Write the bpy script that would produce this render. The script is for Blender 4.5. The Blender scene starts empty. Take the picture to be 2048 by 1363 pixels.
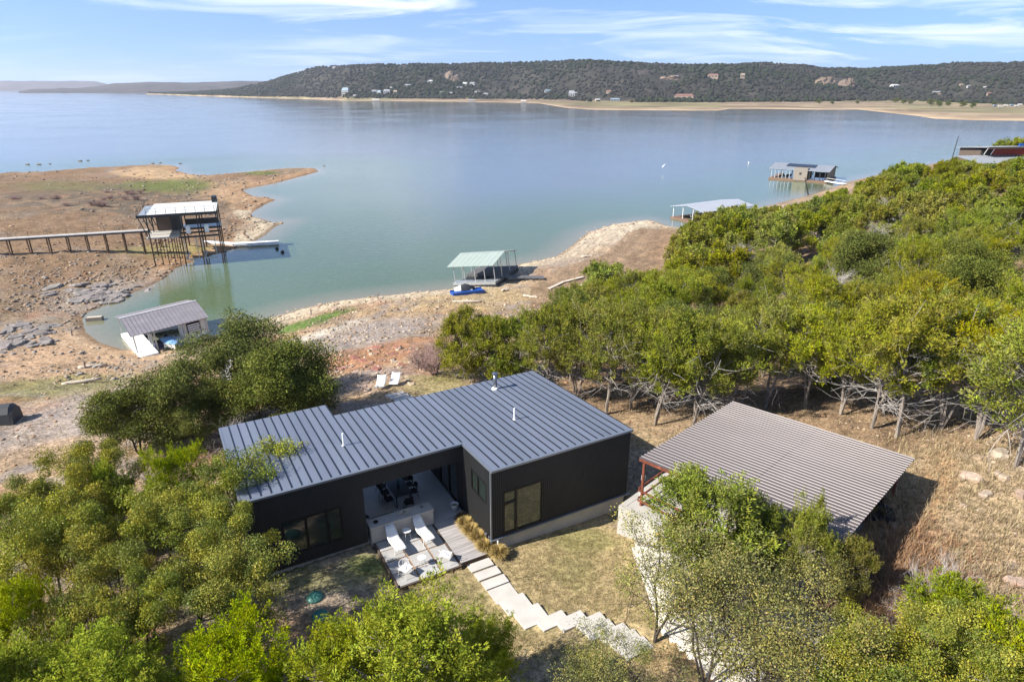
import bpy, math, random
import numpy as np
from mathutils import Matrix, Vector
rnd = random.Random(7); RG = np.random.default_rng(11)
S = bpy.context.scene; COL = S.collection
rad = math.radians
# ------------------------------------------------------------------ camera, sky, sun, exposure
FPX, HOR, CH, WZ = 1300., 175., 20., -10.
PIT = math.atan((681.5 - HOR) / FPX); CP, SP = math.cos(PIT), math.sin(PIT)
cam = bpy.data.cameras.new('camera'); cam.sensor_width = 36; cam.lens = 36 * FPX / 2048
cam.clip_start = .5; cam.clip_end = 40000
camo = bpy.data.objects.new('camera', cam); COL.objects.link(camo)
camo.location = (0, 0, CH); camo.rotation_euler = (math.pi / 2 - PIT, 0, 0); S.camera = camo
SUN_AZ, SUN_EL = 67 + 180, 39.0            # clockwise from +Y, where the sun stands
sun = bpy.data.lights.new('sun', 'SUN'); sun.energy = 4.6; sun.angle = rad(.53); sun.color = (1, .94, .84)
suno = bpy.data.objects.new('sun', sun); COL.objects.link(suno)
suno.rotation_euler = (math.pi / 2 - rad(SUN_EL), 0, -rad(SUN_AZ) + math.pi)
w = bpy.data.worlds.new('World'); S.world = w; w.use_nodes = True
nt = w.node_tree; nt.nodes.clear()
def N(t, **k):
    n = nt.nodes.new(t)
    for a, b in k.items(): setattr(n, a, b)
    return n
L = lambda a, b: nt.links.new(a, b)
sky = N('ShaderNodeTexSky', sky_type='NISHITA', sun_disc=False)
sky.sun_elevation = rad(SUN_EL); sky.sun_rotation = rad(SUN_AZ); sky.altitude = 200; sky.air_density = 1.0; sky.dust_density = .4; sky.ozone_density = 5.5
tc = N('ShaderNodeTexCoord'); sep = N('ShaderNodeSeparateXYZ'); L(tc.outputs['Generated'], sep.inputs[0])
va = N('ShaderNodeVectorMath', operation='ADD'); va.inputs[1].default_value = (0, 0, .19); L(tc.outputs['Generated'], va.inputs[0]); vn = N('ShaderNodeVectorMath', operation='NORMALIZE'); L(va.outputs[0], vn.inputs[0]); L(vn.outputs[0], sky.inputs['Vector'])
mx = N('ShaderNodeMath', operation='ADD'); mx.inputs[1].default_value = .12; L(sep.outputs[2], mx.inputs[0])
mm = N('ShaderNodeMath', operation='MAXIMUM'); mm.inputs[1].default_value = .06; L(mx.outputs[0], mm.inputs[0])
dx = N('ShaderNodeMath', operation='DIVIDE'); L(sep.outputs[0], dx.inputs[0]); L(mm.outputs[0], dx.inputs[1])
dy = N('ShaderNodeMath', operation='DIVIDE'); L(sep.outputs[1], dy.inputs[0]); L(mm.outputs[0], dy.inputs[1])
cmb = N('ShaderNodeCombineXYZ'); L(dx.outputs[0], cmb.inputs[0]); L(dy.outputs[0], cmb.inputs[1])
mp = N('ShaderNodeMapping'); mp.inputs['Rotation'].default_value = (0, 0, rad(-75)); mp.inputs['Scale'].default_value = (.34, .72, 1); mp.inputs['Location'].default_value = (1.3, .35, 0)
L(cmb.outputs[0], mp.inputs[0])
n1 = N('ShaderNodeTexNoise'); n1.inputs['Scale'].default_value = 1.7; n1.inputs['Detail'].default_value = 9; n1.inputs['Roughness'].default_value = .62; n1.inputs['Distortion'].default_value = .7
L(mp.outputs[0], n1.inputs['Vector'])
mp2 = N('ShaderNodeMapping'); mp2.inputs['Rotation'].default_value = (0, 0, rad(20)); mp2.inputs['Scale'].default_value = (.12, .2, 1); L(cmb.outputs[0], mp2.inputs[0])
n2 = N('ShaderNodeTexNoise'); n2.inputs['Scale'].default_value = 1.6; n2.inputs['Detail'].default_value = 3; L(mp2.outputs[0], n2.inputs['Vector'])
r1 = N('ShaderNodeMapRange'); r1.inputs[1].default_value = .50; r1.inputs[2].default_value = .80; L(n1.outputs[0], r1.inputs[0])
r2 = N('ShaderNodeMapRange'); r2.inputs[1].default_value = .33; r2.inputs[2].default_value = .52; L(n2.outputs[0], r2.inputs[0])
mu = N('ShaderNodeMath', operation='MULTIPLY'); L(r1.outputs[0], mu.inputs[0]); L(r2.outputs[0], mu.inputs[1])
mk = N('ShaderNodeMath', operation='MULTIPLY'); mk.inputs[1].default_value = 1.25; mk.use_clamp = True; L(mu.outputs[0], mk.inputs[0])
mixc = N('ShaderNodeMix', data_type='RGBA'); L(mk.outputs[0], mixc.inputs[0]); L(sky.outputs[0], mixc.inputs[6]); mixc.inputs[7].default_value = (6.2, 6.4, 6.6, 1)
bg = N('ShaderNodeBackground'); bg.inputs[1].default_value = .104; L(mixc.outputs[2], bg.inputs[0])
wo = N('ShaderNodeOutputWorld'); L(bg.outputs[0], wo.inputs[0])
S.view_settings.view_transform = 'Standard'; S.view_settings.look = 'None'; S.view_settings.gamma = 1; S.view_settings.exposure = 1.2
S.view_settings.use_curve_mapping = False
S.cycles.max_bounces = 6; S.cycles.diffuse_bounces = 2; S.cycles.glossy_bounces = 3; S.cycles.transparent_max_bounces = 8; S.cycles.volume_bounces = 0; S.cycles.transmission_bounces = 4
# ------------------------------------------------------------------ pixels to places
def ray(x, y):
    u, v = x - 1024, y - 681.5
    return (u, FPX * CP - v * SP, -(v * CP + FPX * SP))
def at(x, y, z=0.):
    r = ray(x, y); t = (z - CH) / r[2]; return (r[0] * t, r[1] * t, z)
def slope(y): r = ray(1024, y); return -r[2] / r[1]
def pix(X, Y, Z):
    dz = Z - CH; fw = np.maximum(Y * CP - dz * SP, .1); dn = -dz * CP - Y * SP
    return 1024 + FPX * X / fw, 681.5 + FPX * dn / fw
HA = rad(28.7); HO = at(985, 1078, 0)
def P(a, b, z=0.): return (HO[0] + a * math.cos(HA) - b * math.sin(HA), HO[1] + a * math.sin(HA) + b * math.cos(HA), z)
# ------------------------------------------------------------------ numpy noise
TAB = RG.random((256, 256))
def vnoise(x, y):
    xi, yi = np.floor(x).astype(int), np.floor(y).astype(int); fx, fy = x - xi, y - yi
    fx, fy = fx * fx * (3 - 2 * fx), fy * fy * (3 - 2 * fy)
    g = lambda i, j: TAB[(xi + i) & 255, (yi + j) & 255]
    return (g(0, 0) * (1 - fx) + g(1, 0) * fx) * (1 - fy) + (g(0, 1) * (1 - fx) + g(1, 1) * fx) * fy
def fbm(x, y, o=4):
    s, a, t = 0, 1., 0
    for k in range(o): s = s + a * vnoise(x * 2 ** k + 17 * k, y * 2 ** k + 31 * k); t += a; a *= .5
    return s / t
def sstep(a, b, x): t = np.clip((x - a) / (b - a), 0, 1); return t * t * (3 - 2 * t)
# ------------------------------------------------------------------ mesh builder and object helpers
class MB:
    def __init__(s): s.v = []; s.f = []
    def add(s, vs, fs):
        o = len(s.v); s.v += [tuple(p) for p in vs]; s.f += [tuple(i + o for i in f) for f in fs]; return s
    def box(s, x0, y0, z0, x1, y1, z1):
        return s.add([(x0, y0, z0), (x1, y0, z0), (x1, y1, z0), (x0, y1, z0), (x0, y0, z1), (x1, y0, z1), (x1, y1, z1), (x0, y1, z1)],
                     [(3, 2, 1, 0), (4, 5, 6, 7), (0, 1, 5, 4), (1, 2, 6, 5), (2, 3, 7, 6), (3, 0, 4, 7)])
    def prism(s, pts, z0, z1):
        n = len(pts); zz0 = z0 if hasattr(z0, '__len__') else [z0] * n; zz1 = z1 if hasattr(z1, '__len__') else [z1] * n
        return s.add([(p[0], p[1], z) for p, z in zip(pts, zz0)] + [(p[0], p[1], z) for p, z in zip(pts, zz1)],
                     [tuple(range(n - 1, -1, -1)), tuple(range(n, 2 * n))] + [(i, (i + 1) % n, n + (i + 1) % n, n + i) for i in range(n)])
    def tube(s, pts, rs, n=6, cap=True):
        pts = [Vector(p) for p in pts]
        if not hasattr(rs, '__len__'): rs = [rs] * len(pts)
        vs = []; fs = []
        for i, p in enumerate(pts):
            d = (pts[min(i + 1, len(pts) - 1)] - pts[max(i - 1, 0)])
            d = d.normalized() if d.length > 1e-6 else Vector((0, 0, 1))
            u = d.cross(Vector((.3, .9, .1)) if abs(d.x) > .8 else Vector((1, .1, .05))).normalized(); q = d.cross(u)
            for k in range(n):
                a = 2 * math.pi * k / n; vs.append(p + (u * math.cos(a) + q * math.sin(a)) * rs[i])
        for i in range(len(pts) - 1):
            for k in range(n): k2 = (k + 1) % n; fs.append((i * n + k, i * n + k2, (i + 1) * n + k2, (i + 1) * n + k))
        if cap: fs += [tuple(range(n - 1, -1, -1)), tuple(range((len(pts) - 1) * n, len(pts) * n))]
        return s.add(vs, fs)
    def bar(s, p0, p1, w, h=None):                       # square section bar
        h = h or w; p0, p1 = Vector(p0), Vector(p1); d = (p1 - p0).normalized()
        up = Vector((0, 0, 1)) if abs(d.z) < .95 else Vector((1, 0, 0)); sd = d.cross(up).normalized(); u = sd.cross(d)
        vs = [p + sd * a * w / 2 + u * b * h / 2 for p in (p0, p1) for a, b in ((-1, -1), (1, -1), (1, 1), (-1, 1))]
        return s.add(vs, [(3, 2, 1, 0), (4, 5, 6, 7), (0, 1, 5, 4), (1, 2, 6, 5), (2, 3, 7, 6), (3, 0, 4, 7)])
    def lathe(s, prof, n=16, c=(0, 0, 0)):
        vs = [(c[0] + r * math.cos(2 * math.pi * k / n), c[1] + r * math.sin(2 * math.pi * k / n), c[2] + z) for r, z in prof for k in range(n)]
        fs = [(i * n + k, i * n + (k + 1) % n, (i + 1) * n + (k + 1) % n, (i + 1) * n + k) for i in range(len(prof) - 1) for k in range(n)]
        fs += [tuple(range(n - 1, -1, -1)), tuple(range((len(prof) - 1) * n, len(prof) * n))]
        return s.add(vs, fs)
    def mesh(s, name, mat, smooth=False):
        me = bpy.data.meshes.new(name); me.from_pydata(s.v, [], s.f); me.update()
        if mat: me.materials.append(mat)
        if smooth: me.shade_smooth()
        return me
    def build(s, name, mat, parent=None, smooth=False): return obj(name, s.mesh(name, mat, smooth), parent)
def obj(name, me, parent=None):
    o = bpy.data.objects.new(name, me); COL.objects.link(o)
    if parent is not None: o.parent = parent
    return o
def tag(o, label=None, cat=None, group=None, kind=None):
    if label: o['label'] = label
    if cat: o['category'] = cat
    if group: o['group'] = group
    if kind: o['kind'] = kind
    return o
def thing(name, label, cat, loc=(0, 0, 0), rz=0., group=None):
    o = bpy.data.objects.new(name, None); COL.objects.link(o); o.location = loc; o.rotation_euler = (0, 0, rz); o.empty_display_size = .2
    return tag(o, label, cat, group)
def npmesh(name, V, F, mat, col=None, smooth=False, attr='col'):
    V = np.asarray(V, np.float32); F = np.asarray(F, np.int32); k = F.shape[1]
    me = bpy.data.meshes.new(name); me.vertices.add(len(V)); me.vertices.foreach_set('co', V.ravel())
    me.loops.add(F.size); me.loops.foreach_set('vertex_index', F.ravel()); me.polygons.add(len(F))
    me.polygons.foreach_set('loop_start', np.arange(0, F.size, k, dtype=np.int32)); me.polygons.foreach_set('loop_total', np.full(len(F), k, np.int32))
    me.update(calc_edges=True)
    if col is not None:
        a = me.color_attributes.new(attr, 'FLOAT_COLOR', 'POINT'); c = np.ones((len(V), 4), np.float32); c[:, :3] = col; a.data.foreach_set('color', c.ravel())
    if mat: me.materials.append(mat)
    if smooth: me.shade_smooth()
    return me
# ------------------------------------------------------------------ materials
def mat(name, c, rough=.6, metal=0., spec=.5, var=.15, scale=6., bump=0., bscale=None, stretch=None, attr=None, trans=0., objvar=0., dirt=None, grain=0):
    m = bpy.data.materials.new(name); m.use_nodes = True; t = m.node_tree; nd, lk = t.nodes, t.links
    b = nd['Principled BSDF']; out = nd['Material Output']
    b.inputs['Roughness'].default_value = rough; b.inputs['Metallic'].default_value = metal; b.inputs['Specular IOR Level'].default_value = spec
    tc = nd.new('ShaderNodeTexCoord'); vec = tc.outputs['Object']
    if stretch:
        mp = nd.new('ShaderNodeMapping'); mp.inputs['Scale'].default_value = stretch; lk.new(vec, mp.inputs[0]); vec = mp.outputs[0]
    nz = nd.new('ShaderNodeTexNoise'); nz.inputs['Scale'].default_value = scale; nz.inputs['Detail'].default_value = 6; lk.new(vec, nz.inputs['Vector'])
    mr = nd.new('ShaderNodeMapRange'); mr.inputs[1].default_value = .3; mr.inputs[2].default_value = .7; mr.inputs[3].default_value = 1 - var; mr.inputs[4].default_value = 1 + var
    lk.new(nz.outputs[0], mr.inputs[0])
    if attr:
        src = nd.new('ShaderNodeVertexColor'); src.layer_name = attr; base = src.outputs[0]
    else:
        src = nd.new('ShaderNodeRGB'); src.outputs[0].default_value = (*c, 1); base = src.outputs[0]
    if dirt:
        n3 = nd.new('ShaderNodeTexNoise'); n3.inputs['Scale'].default_value = dirt[1]; n3.inputs['Detail'].default_value = 8; n3.inputs['Roughness'].default_value = .65; lk.new(tc.outputs['Object'], n3.inputs['Vector'])
        m3 = nd.new('ShaderNodeMapRange'); m3.inputs[1].default_value = dirt[2]; m3.inputs[2].default_value = dirt[2] + .2; lk.new(n3.outputs[0], m3.inputs[0])
        mxd = nd.new('ShaderNodeMix'); mxd.data_type = 'RGBA'; lk.new(m3.outputs[0], mxd.inputs[0]); lk.new(base, mxd.inputs[6]); mxd.inputs[7].default_value = (*dirt[0], 1); base = mxd.outputs[2]
    mul = nd.new('ShaderNodeVectorMath'); mul.operation = 'SCALE'; lk.new(base, mul.inputs[0]); lk.new(mr.outputs[0], mul.inputs['Scale']); fin = mul.outputs[0]
    if grain:
        g2 = nd.new('ShaderNodeTexNoise'); g2.inputs['Scale'].default_value = grain; g2.inputs['Detail'].default_value = 7; g2.inputs['Roughness'].default_value = .75; lk.new(tc.outputs['Object'], g2.inputs['Vector'])
        gr2 = nd.new('ShaderNodeMapRange'); gr2.inputs[1].default_value = .36; gr2.inputs[2].default_value = .64; gr2.inputs[3].default_value = .45; gr2.inputs[4].default_value = 1.55; lk.new(g2.outputs[0], gr2.inputs[0])
        mg = nd.new('ShaderNodeVectorMath'); mg.operation = 'SCALE'; lk.new(fin, mg.inputs[0]); lk.new(gr2.outputs[0], mg.inputs['Scale']); fin = mg.outputs[0]
    if objvar:
        oi = nd.new('ShaderNodeObjectInfo'); hs = nd.new('ShaderNodeHueSaturation'); a = nd.new('ShaderNodeMapRange'); a.inputs[3].default_value = .5 - objvar * .11; a.inputs[4].default_value = .5 + objvar * .012
        lk.new(oi.outputs['Random'], a.inputs[0]); lk.new(a.outputs[0], hs.inputs['Hue'])
        fr = nd.new('ShaderNodeMath'); fr.operation = 'MULTIPLY'; fr.inputs[1].default_value = 7.31; lk.new(oi.outputs['Random'], fr.inputs[0]); f2 = nd.new('ShaderNodeMath'); f2.operation = 'FRACT'; lk.new(fr.outputs[0], f2.inputs[0])
        a2 = nd.new('ShaderNodeMapRange'); a2.inputs[3].default_value = 1 - objvar * .5; a2.inputs[4].default_value = 1 + objvar * .35; lk.new(f2.outputs[0], a2.inputs[0]); lk.new(a2.outputs[0], hs.inputs['Value'])
        f3 = nd.new('ShaderNodeMath'); f3.operation = 'MULTIPLY'; f3.inputs[1].default_value = 23.7; lk.new(oi.outputs['Random'], f3.inputs[0]); f4 = nd.new('ShaderNodeMath'); f4.operation = 'FRACT'; lk.new(f3.outputs[0], f4.inputs[0])
        a3 = nd.new('ShaderNodeMapRange'); a3.inputs[3].default_value = 1 - objvar * .25; a3.inputs[4].default_value = 1.08; lk.new(f4.outputs[0], a3.inputs[0]); lk.new(a3.outputs[0], hs.inputs['Saturation'])
        lk.new(fin, hs.inputs['Color']); fin = hs.outputs[0]
    lk.new(fin, b.inputs['Base Color'])
    if bump:
        bn = nd.new('ShaderNodeTexNoise'); bn.inputs['Scale'].default_value = bscale or scale * 3; bn.inputs['Detail'].default_value = 5; lk.new(vec, bn.inputs['Vector'])
        bp = nd.new('ShaderNodeBump'); bp.inputs['Strength'].default_value = min(1, bump * 5); bp.inputs['Distance'].default_value = bump; lk.new(bn.outputs[0], bp.inputs['Height']); lk.new(bp.outputs[0], b.inputs['Normal'])
    if trans:
        tr = nd.new('ShaderNodeBsdfTranslucent'); lk.new(fin, tr.inputs[0]); ms = nd.new('ShaderNodeMixShader'); ms.inputs[0].default_value = trans
        lk.new(b.outputs[0], ms.inputs[1]); lk.new(tr.outputs[0], ms.inputs[2]); lk.new(ms.outputs[0], out.inputs[0])
    return m
def glass(name, tint, see=.35, rough=.02):
    m = bpy.data.materials.new(name); m.use_nodes = True; t = m.node_tree; nd, lk = t.nodes, t.links
    b = nd['Principled BSDF']; b.inputs['Base Color'].default_value = (*tint, 1); b.inputs['Roughness'].default_value = rough; b.inputs['IOR'].default_value = 1.9
    nz = nd.new('ShaderNodeTexNoise'); nz.inputs['Scale'].default_value = .6; tcx = nd.new('ShaderNodeTexCoord'); lk.new(tcx.outputs['Object'], nz.inputs['Vector'])
    bp = nd.new('ShaderNodeBump'); bp.inputs['Strength'].default_value = .08; bp.inputs['Distance'].default_value = .03; lk.new(nz.outputs[0], bp.inputs['Height']); lk.new(bp.outputs[0], b.inputs['Normal'])
    tr = nd.new('ShaderNodeBsdfTransparent'); tr.inputs[0].default_value = (.75, .85, .82, 1); ms = nd.new('ShaderNodeMixShader'); ms.inputs[0].default_value = see
    lk.new(b.outputs[0], ms.inputs[1]); lk.new(tr.outputs[0], ms.inputs[2]); lk.new(ms.outputs[0], nd['Material Output'].inputs[0])
    return m
K = {}
K['ground'] = mat('ground_soil', (.3, .2, .1), .95, spec=.15, var=.25, scale=1.7, bump=.09, bscale=7, attr='col', grain=4.5)
K['siding'] = mat('charcoal_siding', (.030, .0305, .032), .5, .05, .22, .12, .8, stretch=(1, 1, .15))
K['roofblue'] = mat('slate_blue_roof_metal', (.120, .135, .178), .48, .0, .5, .09, .5, stretch=(2, .3, 1), objvar=.10, dirt=((.102, .116, .152), .5, .55))
K['seam'] = mat('roof_seam_metal', (.012, .014, .020), .5, .3, .4, .06, 2)
K['trim'] = mat('roof_edge_trim', (.20, .22, .255), .4, .5, .5, .05, 2)
K['black'] = mat('black_frame', (.008, .008, .009), .45, .1, .4, .1, 5)
K['concrete'] = mat('pale_concrete', (.38, .36, .33), .85, 0, .3, .12, 1.3, bump=.008, bscale=14, dirt=((.33, .30, .26), .7, .56))
K['floor'] = mat('polished_concrete_floor', (.42, .40, .385), .45, 0, .5, .1, .8, dirt=((.34, .33, .32), .5, .52))
K['counter'] = mat('cast_concrete_counter', (.40, .38, .355), .75, 0, .4, .1, 2, bump=.006, bscale=12, dirt=((.30, .28, .25), 1.2, .55))
K['slab'] = mat('limestone_slab', (.44, .415, .38), .85, 0, .3, .08, 1.5, bump=.006, bscale=18, dirt=((.47, .42, .34), 1.1, .58))
K['paver'] = mat('grey_paver', (.36, .355, .345), .8, 0, .35, .1, 2.5, bump=.006, bscale=14, dirt=((.36, .34, .31), 1.5, .57), objvar=.25)
K['gravel'] = mat('orange_gravel', (.27, .185, .13), .95, 0, .2, .4, 30, bump=.02, bscale=40)
K['deck'] = mat('weathered_deck_wood', (.32, .30, .29), .8, 0, .3, .25, 3, stretch=(.4, 6, 1), bump=.006, bscale=9, objvar=.35)
K['white'] = mat('white_powder_coat', (.66, .66, .655), .45, 0, .5, .04, 3)
K['whitep'] = mat('white_paint', (.72, .72, .70), .6, 0, .4, .1, 1.5)
K['darkfab'] = mat('black_fabric', (.012, .012, .015), .8, 0, .3, .2, 12)
K['tabletop'] = mat('black_table_top', (.015, .02, .03), .25, 0, .5, .1, 3)
K['teal'] = mat('teal_glass', (.02, .10, .11), .15, 0, .6, .1, 3)
K['lid'] = mat('green_plastic_lid', (.05, .17, .14), .5, 0, .4, .12, 3)
K['steel'] = mat('brushed_steel', (.30, .31, .33), .3, .9, .5, .06, 6, stretch=(6, 6, .5))
K['rust'] = mat('rust_red_steel', (.15, .045, .026), .6, .1, .4, .25, 4, dirt=((.30, .12, .06), 2, .55))
K['cproof'] = mat('brown_ribbed_roof', (.108, .090, .088), .45, .1, .5, .08, .5, stretch=(.3, 2, 1), dirt=((.128, .11, .106), .6, .55))
K['galv'] = mat('galvanised_steel', (.42, .44, .45), .45, .6, .5, .12, 3)
K['darksteel'] = mat('dark_painted_steel', (.035, .037, .04), .5, .3, .4, .15, 3)
K['rustpost'] = mat('stained_piling_steel', (.13, .08, .05), .75, .2, .3, .35, 1.2)
K['lightroof'] = mat('pale_roof_deck', (.50, .495, .475), .7, 0, .3, .05, .5, dirt=((.55, .54, .50), .4, .58))
K['panelbrown'] = mat('brown_panel', (.10, .075, .06), .7, 0, .3, .15, 2)
K['mauveroof'] = mat('mauve_roof_sheet', (.215, .195, .205), .5, .2, .4, .1, 1, dirt=((.28, .25, .245), .8, .56))
K['greenroof'] = mat('pale_green_roof_sheet', (.31, .36, .315), .5, .15, .4, .06, .6, dirt=((.26, .31, .27), .5, .56))
K['whiteroof'] = mat('white_metal_roof', (.38, .395, .42), .45, .2, .4, .05, .5)
K['greyroof'] = mat('grey_metal_roof', (.27, .285, .305), .45, .3, .4, .08, .6)
K['dockdeck'] = mat('grey_composite_deck', (.10, .10, .105), .8, 0, .3, .2, 2, stretch=(1, 6, 1))
K['wooddeck'] = mat('red_brown_dock_wood', (.17, .105, .075), .8, 0, .3, .25, 3)
K['blue'] = mat('blue_plastic_float', (.010, .07, .30), .45, 0, .5, .1, 4)
K['bluefab'] = mat('pale_blue_tarp', (.18, .33, .52), .7, 0, .3, .2, 4)
K['hull'] = mat('white_hull', (.74, .74, .73), .25, 0, .6, .04, 2)
K['solar'] = mat('solar_panel', (.012, .016, .028), .2, .2, .6, .1, 4)
K['tan'] = mat('tan_siding', (.22, .19, .155), .75, 0, .3, .1, 2, stretch=(4, 4, .3))
K['redwall'] = mat('red_wall', (.50, .075, .055), .6, 0, .4, .1, 2)
K['rock'] = mat('limestone_rock', (.34, .275, .20), .95, 0, .2, .25, 3, bump=.05, bscale=7, objvar=.3, dirt=((.33, .21, .12), 2, .55))
K['rockgrey'] = mat('grey_limestone_slab', (.20, .18, .16), .95, 0, .2, .28, 2.5, bump=.05, bscale=6, objvar=.3)
K['rockred'] = mat('red_sandstone', (.25, .145, .09), .95, 0, .2, .28, 3, bump=.05, bscale=7, objvar=.3)
K['stones'] = mat('shore_stones', (.4, .32, .22), .95, 0, .2, .25, 4, attr='col')
K['bark'] = mat('grey_bark', (.22, .188, .16), .9, 0, .2, .3, 5, stretch=(3, 3, .5), bump=.02, bscale=12)
K['barkdark'] = mat('dark_oak_bark', (.05, .042, .034), .9, 0, .2, .3, 5, bump=.02, bscale=12)
K['deadwood'] = mat('silver_deadwood', (.33, .305, .28), .9, 0, .2, .2, 5, stretch=(3, 3, .5))
K['driftwood'] = mat('bleached_driftwood', (.46, .39, .31), .9, 0, .2, .25, 5, bump=.01)
K['twig'] = mat('mauve_bare_twigs', (.25, .165, .15), .9, 0, .2, .25, 5)
K['juniper'] = mat('juniper_foliage', (.1, .13, .02), .7, 0, .08, .22, 1.2, attr='col', trans=.24, objvar=.40)
K['juniperb'] = mat('bright_juniper_foliage', (.1, .13, .02), .7, 0, .08, .22, 1.2, attr='col', trans=.24, objvar=.12)
K['oak'] = mat('oak_leaves', (.1, .12, .03), .5, 0, .22, .2, 1.4, attr='col', trans=.25, objvar=.22)
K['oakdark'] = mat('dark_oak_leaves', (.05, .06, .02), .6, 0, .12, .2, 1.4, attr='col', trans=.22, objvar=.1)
K['drygrass'] = mat('dry_grass', (.4, .3, .14), .9, 0, .2, .2, 3, attr='col', trans=.25)
K['golden'] = mat('golden_grass', (.48, .35, .13), .85, 0, .2, .25, 3, attr='col', trans=.25)
K['hill'] = mat('far_hillside_soil', (.1, .09, .05), 1, 0, .1, .35, .012, attr='col')
K['forest'] = mat('far_forest', (.05, .05, .03), .95, 0, .1, .15, .05, attr='col')
K['cliff'] = mat('cliff_rock', (.155, .115, .085), .95, 0, .2, .3, .08, bump=1.5, bscale=.15, dirt=((.16, .12, .10), .06, .5))
K['farwhite'] = mat('far_house_white', (.42, .41, .39), .7, var=.05, scale=.3)
K['fartan'] = mat('far_house_tan', (.28, .21, .15), .7, var=.08, scale=.3)
K['farred'] = mat('far_tile_roof', (.19, .095, .07), .7, var=.15, scale=.5)
K['fargrey'] = mat('far_grey_roof', (.24, .245, .255), .6, var=.08, scale=.3)
K['farblue'] = mat('far_blue_roof', (.20, .27, .32), .6, var=.08, scale=.3)
K['winA'] = glass('house_glass', (.020, .028, .024), .18)
K['winB'] = glass('lit_glass', (.05, .065, .05), .12)
K['farglass'] = mat('far_window_glass', (.03, .035, .04), .2)
# ------------------------------------------------------------------ terrain
SHORE_PX = [(103, 343), (171, 337), (239, 334), (308, 330), (345, 331), (359, 336), (349, 341), (362, 344), (379, 349), (420, 351), (461, 348), (530, 341), (581, 337), (629, 337), (637, 343), (615, 349), (581, 358), (547, 367), (513, 373), (485, 379), (489, 384), (506, 393), (533, 395), (552, 400), (533, 407), (509, 421), (499, 431), (520, 437), (547, 446), (571, 443), (550, 453), (530, 470), (496, 489), (472, 496), (444, 505), (410, 513), (393, 518), (376, 527), (352, 535), (342, 544), (325, 558), (301, 571), (260, 587), (232, 599), (195, 616), (171, 626), (164, 640), (170, 664), (200, 686), (245, 699), (300, 702), (350, 694), (400, 681), (450, 666), (490, 650), (530, 640), (600, 618), (680, 601), (760, 592), (850, 583), (927, 575), (985, 562), (1022, 537), (1040, 528), (1077, 521), (1114, 512), (1127, 504), (1142, 493), (1160, 478), (1173, 467), (1198, 458), (1225, 449), (1263, 444), (1296, 440), (1314, 444), (1337, 453), (1365, 456), (1400, 449), (1500, 420), (1610, 393), (1634, 386), (1656, 379), (1700, 363), (1800, 340), (1950, 312)]
SH = [(-900., 60.), (-420., 150.), (-260., 215.)] + [at(x, y, WZ)[:2] for x, y in SHORE_PX] + [(300., 360.), (420., 300.), (900., 260.)]
SHA = np.array(SH)
POLY = np.vstack([SHA, [(900, -300), (-900, -300)]])
def inpoly(X, Y, PG):
    ins = np.zeros(X.shape, bool); j = len(PG) - 1
    for i in range(len(PG)):
        xi, yi = PG[i]; xj, yj = PG[j]
        if yi != yj: ins ^= ((yi > Y) != (yj > Y)) & (X < (xj - xi) * (Y - yi) / (yj - yi) + xi)
        j = i
    return ins
def sdist(X, Y):
    d2 = np.full(X.shape, 1e12)
    for (x0, y0), (x1, y1) in zip(SHA[:-1], SHA[1:]):
        ex, ey = x1 - x0, y1 - y0; t = np.clip(((X - x0) * ex + (Y - y0) * ey) / (ex * ex + ey * ey + 1e-9), 0, 1)
        d2 = np.minimum(d2, (X - x0 - t * ex) ** 2 + (Y - y0 - t * ey) ** 2)
    return np.where(inpoly(X, Y, POLY), 1, -1) * np.sqrt(d2)
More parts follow.
